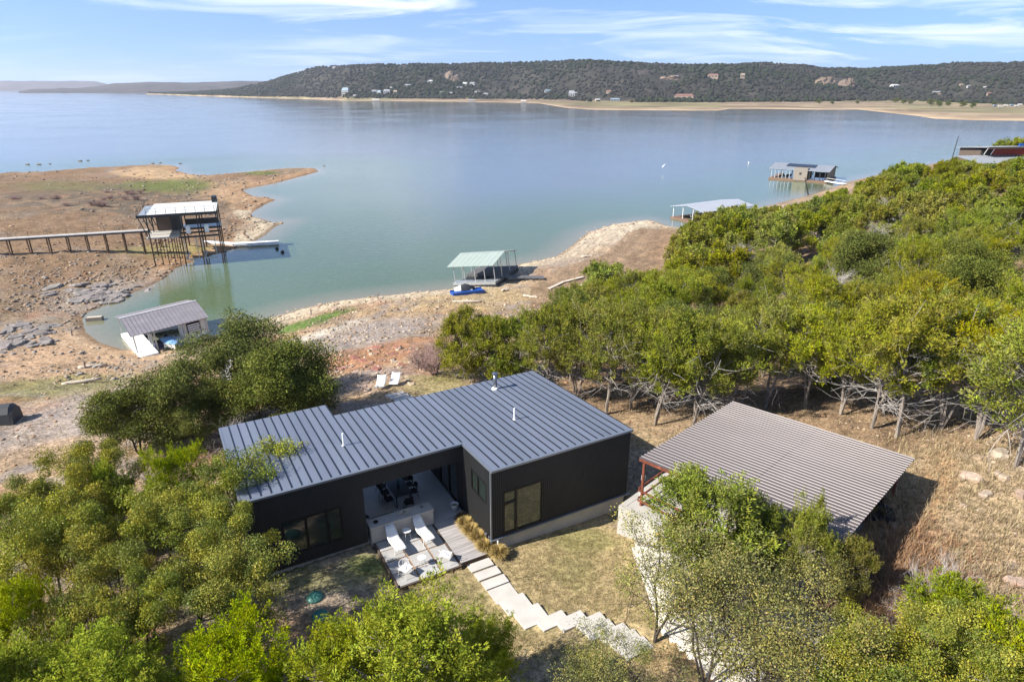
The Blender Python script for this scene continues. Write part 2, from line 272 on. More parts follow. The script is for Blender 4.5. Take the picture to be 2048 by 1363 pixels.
CT = [P(-5, -1, -.60), P(-2, -1, -.62), P(-3.4, -2.5, -.60), P(-5.4, 1.5, -.60), P(-7, 2.8, -.60), P(.6, -2.5, -.68), P(-1, -1.4, -.66), P(-1, -.6, -.66), P(3, -1.2, -.76), P(8, -1.6, -.76), P(-10, 2, -.65), P(-12.5, 6, -1.0), P(0, 11.5, -1.15), P(8, 10.8, -1.0), P(9.5, 5, -.8), P(-8, 13.5, -1.4), P(4, -4, -.70),
      P(-.9, -3.2, -.66), P(-.7, -4.6, -.47), P(.1, -5.6, -.29), P(.9, -6.4, -.12), P(1.3, -7.4, .10), P(1.6, -8.6, .36), P(1.5, -9.6, .55), P(-2.5, -5, -.45), P(-.5, -6.9, -.12), P(2.2, -4.6, -.52), P(3.2, -7, .0), P(3.1, -8.8, .56), P(6.5, -9.6, .75), P(-6, -4, -.5), (9, 18, .72), (12, 14, .9), (7.2, 21.5, .62), (13.5, 18.5, .75), (0, 12, .6), (0, 5, 1.4), (0, -20, 3), (-12, 14, 0), (-25, 18, -.6), (-25, 5, .8), (-50, 10, -1), (15, 12, 1.4), (30, 10, 2.8), (55, 10, 4),
      (13, 21, .72), (10, 28, .5), (21.5, 28.2, 1.5), (28, 28, 2.5), (36, 30, 3.3), (28, 20, 2.5), (20, 16, 1.2), (14, 35.5, 0), (24, 37, .9), (12, 39, -.7), (6.5, 40, -1.2), (30, 33.5, 2.2),
      (42, 48, 2.2), (62, 60, 4), (30, 58, -1.2), (18, 58, -2.8), (45, 90, -2), (70, 90, 1), (100, 100, 5), (60, 130, -5.2), (88, 150, -4), (116, 156, 0), (96, 172, -6), (142, 172, 3), (110, 205, -7), (150, 220, -4), (210, 200, 3), (28, 90, -6), (22, 76, -5.2), (24, 110, -8), (400, 150, 8), (300, 50, 12), (150, 60, 8),
      (-100, 150, -6), (-140, 172, -7), (-80, 150, -7.6), (-200, 150, -4), (-125, 112, -6.5), (-89, 111, -7.3), (-75, 106, -8), (-75, 92, -8.4), (-300, 120, -3), (-300, 20, 0), (-60, 70, -8.4), (-46, 51, -6), (-36, 39.5, -3.9), (-30, 29, -2), (-60, 40, -4.5), (-100, 60, -5),
      (-17, 63, -5.3), (-1.6, 83, -8.2), (-9.5, 45, -1.3), (-6.5, 49.5, -2), (-17, 46.5, -2.6), (-23, 46, -3.2), (-30, 62, -6.8), (3, 62, -4.2), (-10, 75, -7.2), (12, 92, -8)]
CT = np.array(CT)
def _tps(r2): return np.where(r2 > 1e-9, r2 * np.log(np.maximum(r2, 1e-9)), 0)
_s = 50.; _n = len(CT); _p = CT[:, :2] / _s
_K = _tps(((_p[:, None] - _p[None]) ** 2).sum(2)) + np.eye(_n) * .002; _Q = np.c_[np.ones(_n), _p]
_A = np.block([[_K, _Q], [_Q.T, np.zeros((3, 3))]]); _W = np.linalg.solve(_A, np.r_[CT[:, 2], 0, 0, 0])
CPO = at(1278, 915, 3.5); CPA = rad(-45)
def cploc(X, Y): dX, dY = X - CPO[0], Y - CPO[1]; return dX * math.cos(CPA) + dY * math.sin(CPA), -dX * math.sin(CPA) + dY * math.cos(CPA)
def hloc(X, Y): dX, dY = X - HO[0], Y - HO[1]; return dX * math.cos(HA) + dY * math.sin(HA), -dX * math.sin(HA) + dY * math.cos(HA)
def gz(X, Y, fine=True):
    X = np.asarray(X, float); Y = np.asarray(Y, float); sh = X.shape; X = X.ravel(); Y = Y.ravel()
    d = sdist(X, Y)
    xs, ys = X / _s, Y / _s
    z = _W[_n] + _W[_n + 1] * xs + _W[_n + 2] * ys
    for i in range(_n): z = z + _W[i] * _tps((xs - _p[i, 0]) ** 2 + (ys - _p[i, 1]) ** 2)
    z = np.clip(z, WZ + .5, 14)
    z = WZ + (z - WZ) * 1.0
    sp = WZ + np.maximum(d, 0) * .11 + .15 * np.minimum(np.maximum(d, 0), 1)
    t = sstep(2, 22, d); z = sp * (1 - t) + np.maximum(z, WZ + .6) * t
    z = np.where(d < 0, WZ - np.minimum(-d * .16, 6), z)
    if fine:
        far = sstep(0, 5, d)
        a, b = hloc(X, Y); nh = 1 - sstep(6, 16, np.hypot(np.maximum(np.abs(a + 1.5) - 9.5, 0), np.maximum(np.abs(b - 2) - 10, 0)))
        n = fbm(X * .35, Y * .35, 4) - .5
        z = z + far * n * .7 * (1 - .85 * nh)
        # ledges of bedding on the bank below the house and round the cove
        dd = d + 2.5 * (fbm(X * .08, Y * .08, 3) - .5); st = dd / 2.3; led = (np.floor(st) + sstep(.0, .35, st - np.floor(st))) - st
        z = z + led * .22 * sstep(1, 6, d) * (1 - sstep(42, 52, d)) * (1 - nh) * sstep(.42, .6, fbm(X * .05 + 9, Y * .05, 3))
        z = z + (fbm(X * 1.6, Y * 1.6, 2) - .5) * .16 * (1 - nh) * sstep(-.5, 1, d)
        hz = (a > -10.6) & (a < 8.2) & (b > .3) & (b < 11.6) & ~((a < 0) & (b < 3.4)); z = np.where(hz, np.minimum(z, -1.25), z)
        pt = (a > -5) & (a < -.1) & (b > -.4) & (b < 3.5); z = np.where(pt, np.minimum(z, -.82), z)
        u, v = cploc(X, Y); cz = (u > -.1) & (u < 8.6) & (v > -.3) & (v < 8.8); z = np.where(cz, np.minimum(z, .55), z)
        lf = (u > -3) & (u < 0) & (v > -1.5) & (v < 9.5); z = np.where(lf, np.minimum(z, -.45 + .0 * u), z)
    return z.reshape(sh)
def gz1(x, y, fine=True): return float(gz(np.array([x]), np.array([y]), fine)[0])
def gpix(x, y):                                           # where a pixel's ray meets the ground
    r = ray(x, y); lo = None
    ts = np.geomspace(8, 600, 400) / math.hypot(r[0], r[1]); X, Y, Z = r[0] * ts, r[1] * ts, CH + r[2] * ts
    g = gz(X, Y); i = int(np.argmax(Z < np.maximum(g, WZ))); return (X[i], Y[i], float(g[i]))
def bytop(x, y, h, zg=None):                              # base of a thing of height h whose top shows at a pixel
    z = 0.
    for _ in range(5): p = at(x, y, z + h); z = gz1(p[0], p[1])
    return (p[0], p[1], z)
tt = np.linspace(-1, 1, 560); U = .62 * tt + 1.35 * np.sign(tt) * np.abs(tt) ** 4
YR = np.r_[np.linspace(-45, 8, 22)[:-1], np.exp(np.linspace(math.log(8), math.log(420), 430)), np.exp(np.linspace(math.log(440), math.log(12000), 26))]
GX = U[None, :] * (np.maximum(YR, 0) + 45)[:, None]; GY = np.repeat(YR[:, None], len(U), 1)
GZ = gz(GX, GY); GD = sdist(GX.ravel(), GY.ravel()).reshape(GX.shape)
nr, nc = GX.shape
idx = np.arange(nr * nc).reshape(nr, nc)
quads = np.stack([idx[:-1, :-1], idx[:-1, 1:], idx[1:, 1:], idx[1:, :-1]], -1).reshape(-1, 4)
def ground_colour(X, Y, Z, D):
    px, py = pix(X, Y, Z); a, b = hloc(X, Y)
    n1, n2, n3 = fbm(X * .12, Y * .12, 4), fbm(X * .5 + 7, Y * .5, 4), fbm(X * 2.1, Y * 2.1 + 5, 3)
    c = np.zeros(X.shape + (3,)); c[:] = (.27, .195, .125)
    def mixin(col, m): m = np.clip(m, 0, 1)[..., None]; c[:] = c * (1 - m) + np.array(col) * m
    def ell(cx, cy, rx, ry, rot=0., soft=.5):
        co, si = math.cos(rad(rot)), math.sin(rad(rot)); ex, ey = px - cx, py - cy
        q = np.hypot((ex * co + ey * si) / rx, (-ex * si + ey * co) / ry) + (n2 - .5) * .9 + (n1 - .5) * .5
        return 1 - sstep(1 - soft, 1 + soft * .4, q)
    mixin((.38, .26, .15), sstep(.42, .62, n1)); mixin((.25, .21, .185), sstep(.5, .66, n2) * .8)
    mixin((.33, .17, .09), sstep(.60, .70, fbm(X * .2 + 3, Y * .2 + 8, 4)) * .7)
    # far spit on the left: brown scrub, green swards, sand bars
    pen = (px < 700) & (py < 640) & (Y > 85)
    mixin((.20, .128, .075), pen * (.35 + .55 * sstep(.35, .6, n1))); mixin((.13, .10, .07), pen * ell(230, 400, 320, 42) * sstep(.34, .56, n2))
    mixin((.44, .30, .17), ell(330, 345, 95, 16)); mixin((.12, .14, .035), ell(340, 372, 110, 14) * .9); mixin((.12, .14, .035), ell(520, 346, 40, 5)); mixin((.15, .14, .05), ell(120, 372, 130, 12) * .6)
    mixin((.42, .27, .15), ell(470, 385, 60, 24) * .9); mixin((.40, .24, .13), pen * (1 - sstep(1.5, 7, D)) * .8)
    mixin((.30, .27, .08), ell(330, 500, 90, 14) * .6); mixin((.27, .24, .21), ell(210, 590, 150, 26, -18) * .7)
    # cove beach, banks
    mixin((.44, .29, .175), ell(120, 715, 210, 48, -4)); mixin((.43, .295, .18), ell(230, 690, 120, 26, 10)); mixin((.20, .19, .065), ell(130, 772, 190, 22, -5) * .75)
    mixin((.31, .26, .225), ell(120, 850, 190, 55, -14) * .8); mixin((.38, .25, .14), ell(60, 905, 160, 18, -12) * .6)
    mixin((.52, .43, .30), (px > 470) * (1 - sstep(2.5, 7.5, D + 2 * (n2 - .5))) * (py > 420) * .95)
    mixin((.52, .44, .32), ell(1230, 462, 110, 26, -18)); mixin((.10, .16, .03), ell(610, 648, 100, 9, -18) * 1.0); mixin((.52, .47, .38), ell(640, 668, 130, 9, -18) * .8)
    mixin((.31, .265, .235), ell(720, 672, 170, 26, -12) * .75); mixin((.36, .17, .085), ell(745, 715, 120, 22, -14) * .8); mixin((.34, .17, .09), ell(1330, 500, 40, 40) * .7); mixin((.36, .27, .14), ell(960, 600, 180, 24, -6) * .7); mixin((.31, .24, .18), ell(1180, 520, 160, 50, -20) * .5)
    mixin((.33, .245, .20), ell(740, 760, 110, 26, -10) * .6)
    # wood floor on the right, dry slope, yard
    wood = (px > 1060) & (py < 905) & (D > 9); mixin((.245, .165, .10), wood * .8); mixin((.17, .11, .065), wood * sstep(.5, .65, n2) * .7)
    mixin((.35, .265, .165), ell(1960, 990, 260, 110) * .85); mixin((.38, .23, .12), ell(1860, 1000, 40, 120, 22) * .8); mixin((.36, .265, .165), ell(1400, 850, 260, 40) * .6); mixin((.24, .17, .11), ell(1790, 1010, 70, 70) * .7)
    yard = (1 - sstep(2, 6, np.hypot(np.maximum(np.abs(a - 0) - 9.5, 0), np.maximum(np.abs(b + 3.5) - 6.5, 0))))
    mixin((.345, .265, .14), yard); mixin((.30, .235, .17), yard * sstep(.47, .62, n1 + .3 * (n2 - .5))); mixin((.15, .17, .05), yard * sstep(.57, .70, fbm(X * .33 + 40, Y * .33, 4)) * .32)
    mixin((.15, .18, .05), ell(725, 1130, 60, 26) * .8); mixin((.17, .18, .06), ell(600, 1160, 150, 40) * .55); mixin((.16, .18, .05), ell(1170, 1080, 60, 26) * .5); mixin((.36, .22, .12), ell(560, 1290, 160, 90) * .6); mixin((.36, .24, .12), ell(1390, 1320, 140, 60) * .6)
    mixin((.30, .25, .12), ell(860, 775, 90, 22) * .9); mixin((.17, .18, .05), ell(890, 755, 60, 9) * .6)
    ring = np.abs(((D + 1.2 * (n2 - .5) + .8 * (n1 - .5)) / 1.6) % 1 - .5) * 2; mixin((.23, .155, .095), (1 - sstep(.0, .30, ring)) * (D > .3) * (1 - sstep(9, 20, D)) * .5 * (Y > 50)); mixin((.50, .40, .28), sstep(.75, 1, ring) * (D > .3) * (1 - sstep(5, 14, D)) * .35 * (Y > 50))
    # wet margin and lake bed
    mixin((.20, .125, .07), (1 - sstep(.2, 1.0, D)) * .8); mixin((.27, .21, .125), 1 - sstep(-2.5, -.3, D))
    return c * (1 + (n3 - .5)[..., None] * .6) * .82
gcol = ground_colour(GX, GY, GZ, GD)
gnd = obj('ground', npmesh('ground', np.stack([GX, GY, GZ], -1).reshape(-1, 3), quads, K['ground'], gcol.reshape(-1, 3), True)); gnd['kind'] = 'structure'
# ------------------------------------------------------------------ lake
m = bpy.data.materials.new('lake_water'); m.use_nodes = True; t_ = m.node_tree; nd, lk = t_.nodes, t_.links
b_ = nd['Principled BSDF']; b_.inputs['Roughness'].default_value = .06; b_.inputs['IOR'].default_value = 1.5
tcw = nd.new('ShaderNodeTexCoord'); mpw = nd.new('ShaderNodeMapping'); mpw.inputs['Rotation'].default_value = (0, 0, rad(25)); mpw.inputs['Scale'].default_value = (.35, 1, 1); lk.new(tcw.outputs['Object'], mpw.inputs[0])
nw = nd.new('ShaderNodeTexNoise'); nw.inputs['Scale'].default_value = 1.5; nw.inputs['Detail'].default_value = 4; lk.new(mpw.outputs[0], nw.inputs['Vector'])
bw = nd.new('ShaderNodeBump'); bw.inputs['Strength'].default_value = .38; bw.inputs['Distance'].default_value = .11; lk.new(nw.outputs[0], bw.inputs['Height']); lk.new(bw.outputs[0], b_.inputs['Normal'])
nw2 = nd.new('ShaderNodeTexNoise'); nw2.inputs['Scale'].default_value = .012; nw2.inputs['Detail'].default_value = 4; lk.new(tcw.outputs['Object'], nw2.inputs['Vector'])
cr = nd.new('ShaderNodeMix'); cr.data_type = 'RGBA'; cr.inputs[6].default_value = (.084, .118, .058, 1); cr.inputs[7].default_value = (.118, .126, .130, 1)
mrw = nd.new('ShaderNodeMapRange'); mrw.inputs[3].default_value = .04; mrw.inputs[4].default_value = .13; mrw.inputs[1].default_value = .35; mrw.inputs[2].default_value = .65; lk.new(nw2.outputs[0], mrw.inputs[0]); lk.new(mrw.outputs[0], b_.inputs['Roughness'])
vcw = nd.new('ShaderNodeVertexColor'); vcw.layer_name = 'depth'; msw = nd.new('ShaderNodeMix'); msw.data_type = 'RGBA'; spw = nd.new('ShaderNodeSeparateColor'); lk.new(vcw.outputs[0], spw.inputs[0]); lk.new(spw.outputs[1], cr.inputs[0]); lk.new(spw.outputs[0], msw.inputs[0]); msw.inputs[6].default_value = (.185, .165, .105, 1); lk.new(cr.outputs[2], msw.inputs[7]); lk.new(msw.outputs[2], b_.inputs['Base Color'])
r0 = int(np.argmax(YR > 55)); sub = slice(r0, nr)
dep = np.clip((WZ - GZ[sub]) / 1.1, 0, 1); deep = sstep(14, 75, -GD[sub]); LV = np.stack([GX[sub], GY[sub], np.full_like(GX[sub], WZ)], -1)
n_r = nr - r0; idw = np.arange(n_r * nc).reshape(n_r, nc); wet = (GZ[sub] < WZ + .35)
keep = wet[:-1, :-1] | wet[1:, :-1] | wet[:-1, 1:] | wet[1:, 1:]
qw = np.stack([idw[:-1, :-1], idw[:-1, 1:], idw[1:, 1:], idw[1:, :-1]], -1)[keep]
us, inv = np.unique(qw, return_inverse=True)
lake = obj('lake', npmesh('lake', LV.reshape(-1, 3)[us], inv.reshape(-1, 4), m, np.stack([dep.ravel()[us], deep.ravel()[us], deep.ravel()[us]], -1), True, 'depth')); lake['kind'] = 'structure'
# ------------------------------------------------------------------ far shore: hills, woods, cliffs
HT = np.array([(296, 188.6, 188.2, 188.5), (320, 189, 188.2, 186.5), (400, 192, 191, 184), (470, 194, 192, 179), (540, 196, 193, 165), (600, 197, 194, 147), (640, 198.5, 195, 134.5), (700, 201, 197, 132.5), (800, 202, 197, 129.5), (900, 203, 197.5, 129.5), (1000, 205, 198, 127.5), (1080, 207, 199, 125.5),
               (1130, 216, 200, 124), (1180, 220, 203, 122.5), (1260, 221, 204, 127.5), (1380, 222, 204, 131.5), (1440, 222, 204, 133), (1460, 218, 204, 131), (1490, 218, 204, 128), (1520, 218, 204, 126), (1580, 219, 204, 132), (1640, 220, 203, 138.5), (1720, 220, 202, 140), (1789, 228, 202, 136), (1841, 234, 203, 134), (1876, 240, 204, 132), (1950, 243, 206, 129), (2048, 244, 208, 126), (2300, 252, 211, 120), (2800, 262, 214, 118), (3400, 270, 216, 125)])
def hill_at(x):
    ys, yf, yk = [np.interp(x, HT[:, 0], HT[:, i]) for i in (1, 2, 3)]
    sl = lambda y: (FPX * SP + (y - 681.5) * CP) / (FPX * CP - (y - 681.5) * SP)
    Ds = (CH - WZ) / sl(ys); Df = np.maximum((CH - WZ - 4) / sl(yf), Ds + 12); Dr = Df + 620 + 120 * np.sin(x * .006) + 60 * np.sin(x * .021)
    return Ds, Df, Dr, np.maximum(CH - sl(yk) * Dr, WZ + .5), np.maximum((x - 1024) / 1385., -5)
HXS = np.arange(296, 3300, 7.); TS = np.r_[np.linspace(-.08, 1, 16), np.linspace(1, 2, 40)[1:], np.linspace(2, 2.6, 8)[1:]]
def hill_pt(x, t):
    Ds, Df, Dr, zr, q = hill_at(x)
    D = np.where(t < 1, Ds + (Df - Ds) * t, Df + (Dr - Df) * (t - 1)); q_ = q
    X = D * q_; s = np.clip(t - 1, 0, 1)
    prof = .30 * s + .70 * sstep(.12, .95, s)
    n = fbm(X * .006 + 5, D * .006, 5) - .5; gull = fbm(X * .02 + 5, D * .004, 4) - .5
    z = np.where(t < 1, WZ + (4 - 0) * np.clip(t, -1, 1) ** 1 * np.where(t < 0, 25, 1), WZ + 4 + (zr - WZ - 4) * prof)
    amp = np.minimum((zr - WZ) * .35, 26) * np.sin(np.clip(s, 0, 1) * math.pi) ** .8
    z = z + (n * 1.3 + gull * 1.1) * amp
    z = np.where(t > 2, zr - (t - 2) * .5 * (zr - WZ), z) + np.where(t < 1, n * 2.2 * np.clip(t, 0, 1), 0)
    return X, D, z
TX, TT = np.meshgrid(HXS, TS); HXw, HYw, HZw = hill_pt(TX, TT)
nH = fbm(HXw * .004, HYw * .004, 5); nH2 = fbm(HXw * .02, HYw * .02, 4)
hc = np.zeros(HXw.shape + (3,)); hc[:] = (.036, .034, .026); hc[nH2 > .58] = (.048, .042, .034)
fl = (sstep(1.06, .95, TT))[..., None] if False else (1 - sstep(.93, 1.1, TT + (nH2 - .5) * .3))[..., None]
hc = hc * (1 - fl) + np.where((nH2 > .5)[..., None], (.25, .19, .125), (.20, .15, .10)) * fl
gr = (((TT > .35) & (TT < 1.05) & (nH > .47)) * .6)[..., None]; hc = hc * (1 - gr) + np.array((.17, .16, .075)) * gr
bl = (1 - sstep(.03, .2, TT))[..., None]; hc = hc * (1 - bl) + np.array((.40, .29, .18)) * bl
ih = np.arange(HXw.size).reshape(HXw.shape); qh = np.stack([ih[:-1, :-1], ih[:-1, 1:], ih[1:, 1:], ih[1:, :-1]], -1).reshape(-1, 4)
tag(obj('hill', npmesh('hill', np.stack([HXw, HYw, HZw], -1).reshape(-1, 3), qh, K['hill'], hc.reshape(-1, 3), True)), kind='structure')
def far_ridge(tab, ysh, depth, col):
    tab = np.array(tab, float); xs = np.linspace(tab[0, 0], tab[-1, 0], 260); yk = np.interp(xs, tab[:, 0], tab[:, 1]) + (fbm(xs * .08, xs * 0 + depth, 4) - .5) * 1.4
    D0 = (CH - WZ) / slope(ysh); Q = (xs - 1024) / 1388; rows = []
    for t in np.linspace(0, 1.5, 14):
        D = D0 + depth * t + 0 * xs; zr = CH - np.array([slope(y) for y in yk]) * (D0 + depth); s = min(t, 1)
        z = WZ - 2 + (zr - WZ + 2) * (s * s * (3 - 2 * s)) - max(t - 1, 0) * (zr - WZ)
        z = z + (fbm(D * Q * .003, D * .003 + 3, 4) - .5) * 40 * math.sin(s * math.pi); rows.append(np.stack([D * Q, D, z], -1))
    R = np.stack(rows); i = np.arange(R.shape[0] * R.shape[1]).reshape(R.shape[:2])
    c = np.array(col) * (.75 + .5 * fbm(R[..., 0] * .01, R[..., 1] * .01, 4))[..., None]
    return tag(obj('hill', npmesh('hill', R.reshape(-1, 3), np.stack([i[:-1, :-1], i[:-1, 1:], i[1:, 1:], i[1:, :-1]], -1).reshape(-1, 4), K['hill'], c.reshape(-1, 3), True)), kind='structure')
far_ridge([(-900, 158), (-300, 160), (0, 161.5), (120, 161.5), (195, 162.5), (216, 167), (250, 176), (300, 184)], 181.2, 1500, (.10, .08, .08))
far_ridge([(40, 183), (70, 178), (150, 177), (200, 173), (235, 166), (300, 164), (400, 164.5), (480, 162.5), (560, 163), (700, 166), (900, 170)], 186.5, 1100, (.065, .055, .05))
# woods on the hill: crowns as low round-topped tufts
ICO = np.array([(0, 0, 1)] + [(.894 * math.cos(k * 1.2566), .894 * math.sin(k * 1.2566), .447) for k in range(5)] + [(.894 * math.cos(k * 1.2566 + .628), .894 * math.sin(k * 1.2566 + .628), -.447) for k in range(5)] + [(0, 0, -1)])
ICF = np.array([(0, 1 + k, 1 + (k + 1) % 5) for k in range(5)] + [(1 + k, 6 + k, 1 + (k + 1) % 5) for k in range(5)] + [(1 + (k + 1) % 5, 6 + k, 6 + (k + 1) % 5) for k in range(5)] + [(11, 6 + (k + 1) % 5, 6 + k) for k in range(5)])
def blobs(C, R, col, jit=.28, zs=.85):
    n = len(C); J = 1 + (RG.random((n, 12, 1)) - .5) * 2 * jit
    V = ICO[None] * J * R[:, None, None]; V[..., 2] *= zs; V = V + C[:, None]
    F = ICF[None] + (np.arange(n) * 12)[:, None, None]
    return V.reshape(-1, 3), F.reshape(-1, 3), np.repeat(col, 12, 0)
NF = 20000; fx = RG.uniform(300, 3200, NF * 2) ; ft = np.r_[RG.uniform(.96, 2.02, int(NF * 1.75)), RG.uniform(.5, 1.0, NF * 2 - int(NF * 1.75))]
Xf, Yf, Zf = hill_pt(fx, ft); cl = fbm(Xf * .006 + 5, Yf * .006 + 5, 4); pxf, pyf = pix(Xf, Yf, Zf)
clear = np.zeros(len(Xf), bool)
CLEAR = [(905, 152, 20, 12), (1655, 162, 28, 9), (1694, 166, 20, 10), (1330, 158, 34, 8), (1310, 171, 30, 4), (1368, 194, 26, 7), (1143, 190, 12, 6), (1230, 200, 60, 5), (1780, 173, 14, 6)]
for cx, cy, rx, ry in CLEAR: clear |= ((pxf - cx) / rx) ** 2 + ((pyf - cy) / ry) ** 2 < 1
ok = ~clear & (RG.random(len(Xf)) < np.where(ft < 1, np.where(cl > .52, .5, .05), .35 + 1.2 * (cl - .25))) & (np.abs(Xf) < 2600)
sel = np.nonzero(ok)[0][:NF]; ever = fbm(Xf[sel] * .004 + 50, Yf[sel] * .004, 4) + RG.normal(0, .07, len(sel)) > .46
fc = np.where(ever[:, None], (.024, .029, .016), (.032, .031, .024)) * RG.uniform(.8, 1.22, (len(sel), 1)); fr_ = RG.uniform(2.6, 5.8, len(sel)) * np.where(ever, 1, .85)
V, F, C = blobs(np.stack([Xf[sel], Yf[sel], Zf[sel] + fr_ * .45], -1), fr_, fc)
tag(obj('hillside_forest', npmesh('hillside_forest', V, F, K['forest'], C)), 'dark evergreen and leafless woods covering the hill across the lake', 'forest', kind='stuff')
def hill_hit(x, y):                                       # the point of the far slope behind a pixel
    t = np.linspace(.0, 2, 600); X, Y, Z = hill_pt(np.full(600, float(x)), t); py = pix(X, Y, Z)[1]; i = int(np.argmax(py < y)) if (py < y).any() else 599
    return X[i], Y[i], Z[i]
def cliff(x, y, wpx, hpx, label):
    X, Y, Z = hill_hit(x, y + hpx / 2); s = Y / 1380.; wd, ht = wpx * s, hpx * s * 1.1; n, k = 26, 12; V = []
    for j in range(k):
        for i in range(n):
            u, v = i / (n - 1), j / (k - 1); e = math.sin(u * math.pi) ** .4
            dq = (fbm(np.array([u * 9 + x]), np.array([v * 4 + y]), 3)[0] - .5) * wd * .28
            V.append((X + (u - .5) * wd, Y + v * ht * .55 + dq + (1 - e) * 14 - 4, Z - 3 + v * ht * (.35 + .65 * e) + dq * .15))
    F = [(j * n + i, j * n + i + 1, (j + 1) * n + i + 1, (j + 1) * n + i) for j in range(k - 1) for i in range(n - 1)]
    me = bpy.data.meshes.new('cliff'); me.from_pydata(V, [], F); me.materials.append(K['cliff']); tag(obj('cliff', me), label, 'cliff')
cliff(905, 152, 32, 18, 'pale orange rock face standing alone above the white lakeside houses')
cliff(1652, 162, 46, 15, 'grey rock bluff left of the orange bluff on the far hill')
cliff(1694, 166, 32, 18, 'orange rock bluff right of the grey bluff on the far hill')
cliff(1340, 155, 44, 9, 'broken pale ledges high on the far hill left of the tan villa')
# far houses
def far_house(x, y, wpx, hpx, wm, rm, label, rot=0., gable=True, tall=1., nwin=3):
    X, Y, Z = hill_hit(x, y); s = math.hypot(Y, CH) / 1385.; W_, H_, D_ = wpx * s * .85, hpx * s * tall * .85, wpx * s * .5; wl = H_ * .62
    t = thing('house', label, 'house', (X, Y, Z - .6), rot, 'houses across the lake')
    MB().box(-W_ / 2, -D_ / 2, -3, W_ / 2, D_ / 2, wl + .6).build('wall', wm, t)
    o = .6; rb = MB(); hw, hd, rz = W_ / 2 + o, D_ / 2 + o, wl + .6
    if gable: rb.add([(-hw, -hd, rz), (hw, -hd, rz), (hw, hd, rz), (-hw, hd, rz), (-hw + W_ * .12, 0, H_ + .6), (hw - W_ * .12, 0, H_ + .6)], [(0, 1, 5, 4), (1, 2, 5), (2, 3, 4, 5), (3, 0, 4), (3, 2, 1, 0)])
    else: rb.prism([(-hw, -hd), (hw, -hd), (hw, hd), (-hw, hd)], rz, [rz + H_ * .12, rz + H_ * .12, rz + H_ * .45, rz + H_ * .45])
    rb.build('roof', rm, t)
    for k in range(nwin):
        cx = (-.5 + (k + .5) / nwin) * W_ * .9; ww = W_ * .5 / nwin
        MB().box(cx - ww / 2, -D_ / 2 - .12, wl * .35, cx + ww / 2, -D_ / 2 + .05, wl * .8).build('window', K['farglass'], t)
    return t
FW, FT, FR, FG, FB = K['farwhite'], K['fartan'], K['farred'], K['fargrey'], K['farblue']
for a in [(693, 190, 16, 16, FW, FB, 'tall white house with pale blue roof, leftmost on the far shore'), (711, 194, 8, 5, FW, FG, 'low white cabin just right of the tall blue-roofed house'), (750, 188, 11, 9, FW, FG, 'bright white house with grey roof, first of the lakeside pair'),
          (760, 189, 9, 9, FW, FB, 'white house with blue roof touching the bright white house'), (775, 188, 15, 10, FW, FG, 'white twin-gabled house left of the tan-gabled house'), (792, 188, 8, 8, FT, FT, 'small house with bright tan gable by the white lakeside houses'), (784, 178, 8, 4, FG, FW, 'small white roof in the trees above the tan gable'), (818, 174, 15, 6, FG, FG, 'long grey roof in the trees above the lakeside houses'),
          (855, 167, 12, 5, FT, FG, 'left one of two pale roofs halfway up below the orange rock face'), (863, 166, 9, 6, FW, FW, 'bright white house halfway up, right of a pale roof'), (931, 171, 12, 7, FW, FW, 'large white villa below and right of the orange rock face'), (946, 170, 12, 6, FW, FG, 'white villa with grey roof right of the large white villa'), (920, 178, 14, 5, FG, FG, 'grey roof in the trees under the large white villa'),
          (885, 188, 10, 5, FW, FG, 'low white house near the beach, left of middle'), (902, 189, 9, 5, FW, FG, 'low white house near the beach, right of its twin'), (955, 186, 12, 4, FW, FG, 'white bungalow in a row by the far beach'), (972, 190, 10, 4, FW, FW, 'pale bungalow at the right end of the beach row'), (945, 196, 9, 4, FW, FT, 'small tan-roofed cabin right on the far beach'),
          (1095, 184, 14, 5, FW, FB, 'lone house with pale blue roof in the dark woods'), (1143, 195, 14, 15, FW, FG, 'white two-storey house standing behind the far sand bar'), (1151, 189, 8, 5, FG, FW, 'small white roof just right of the two-storey house'), (1217, 186, 12, 6, FT, FR, 'small tan house with red roof in the trees'), (1195, 203, 11, 6, FT, FW, 'cream cabin on the sand flat behind the far beach'), (1230, 202, 22, 6, FG, FB, 'long low shed with pale blue roof on the flat'),
          (1368, 199, 44, 12, FT, FR, 'long red-roofed lodge on the green bank of the far shore'), (1421, 156, 24, 9, FT, FR, 'tan villa with red tile roof high on the hill'), (1479, 156, 9, 9, FT, FT, 'small stone tower house high on the hill'), (1783, 176, 18, 8, FW, FW, 'bright white house on the hill right of the bluffs'), (1872, 188, 22, 6, FT, FG, 'long tan house with flat roof low on the right hill'), (1915, 174, 8, 6, FT, FT, 'small cream house on the right hill, left of a twin'),
          (1930, 175, 7, 5, FW, FG, 'small white house on the right hill, right of the cream one'), (1975, 190, 10, 6, FT, FR, 'pinkish house low on the right hill'), (1963, 177, 6, 4, FW, FW, 'tiny white house alone on the right hill'), (2042, 150, 10, 8, FW, FW, 'white house high up at the right edge of the picture'), (1349, 156, 8, 5, FW, FG, 'small pale house among the broken ledges'), (675, 137, 8, 4, FW, FG, 'tiny white house on the left crest of the hill')]:
    far_house(*a, rot=rnd.uniform(-.5, .5), nwin=3 if a[2] >= 10 else 2)
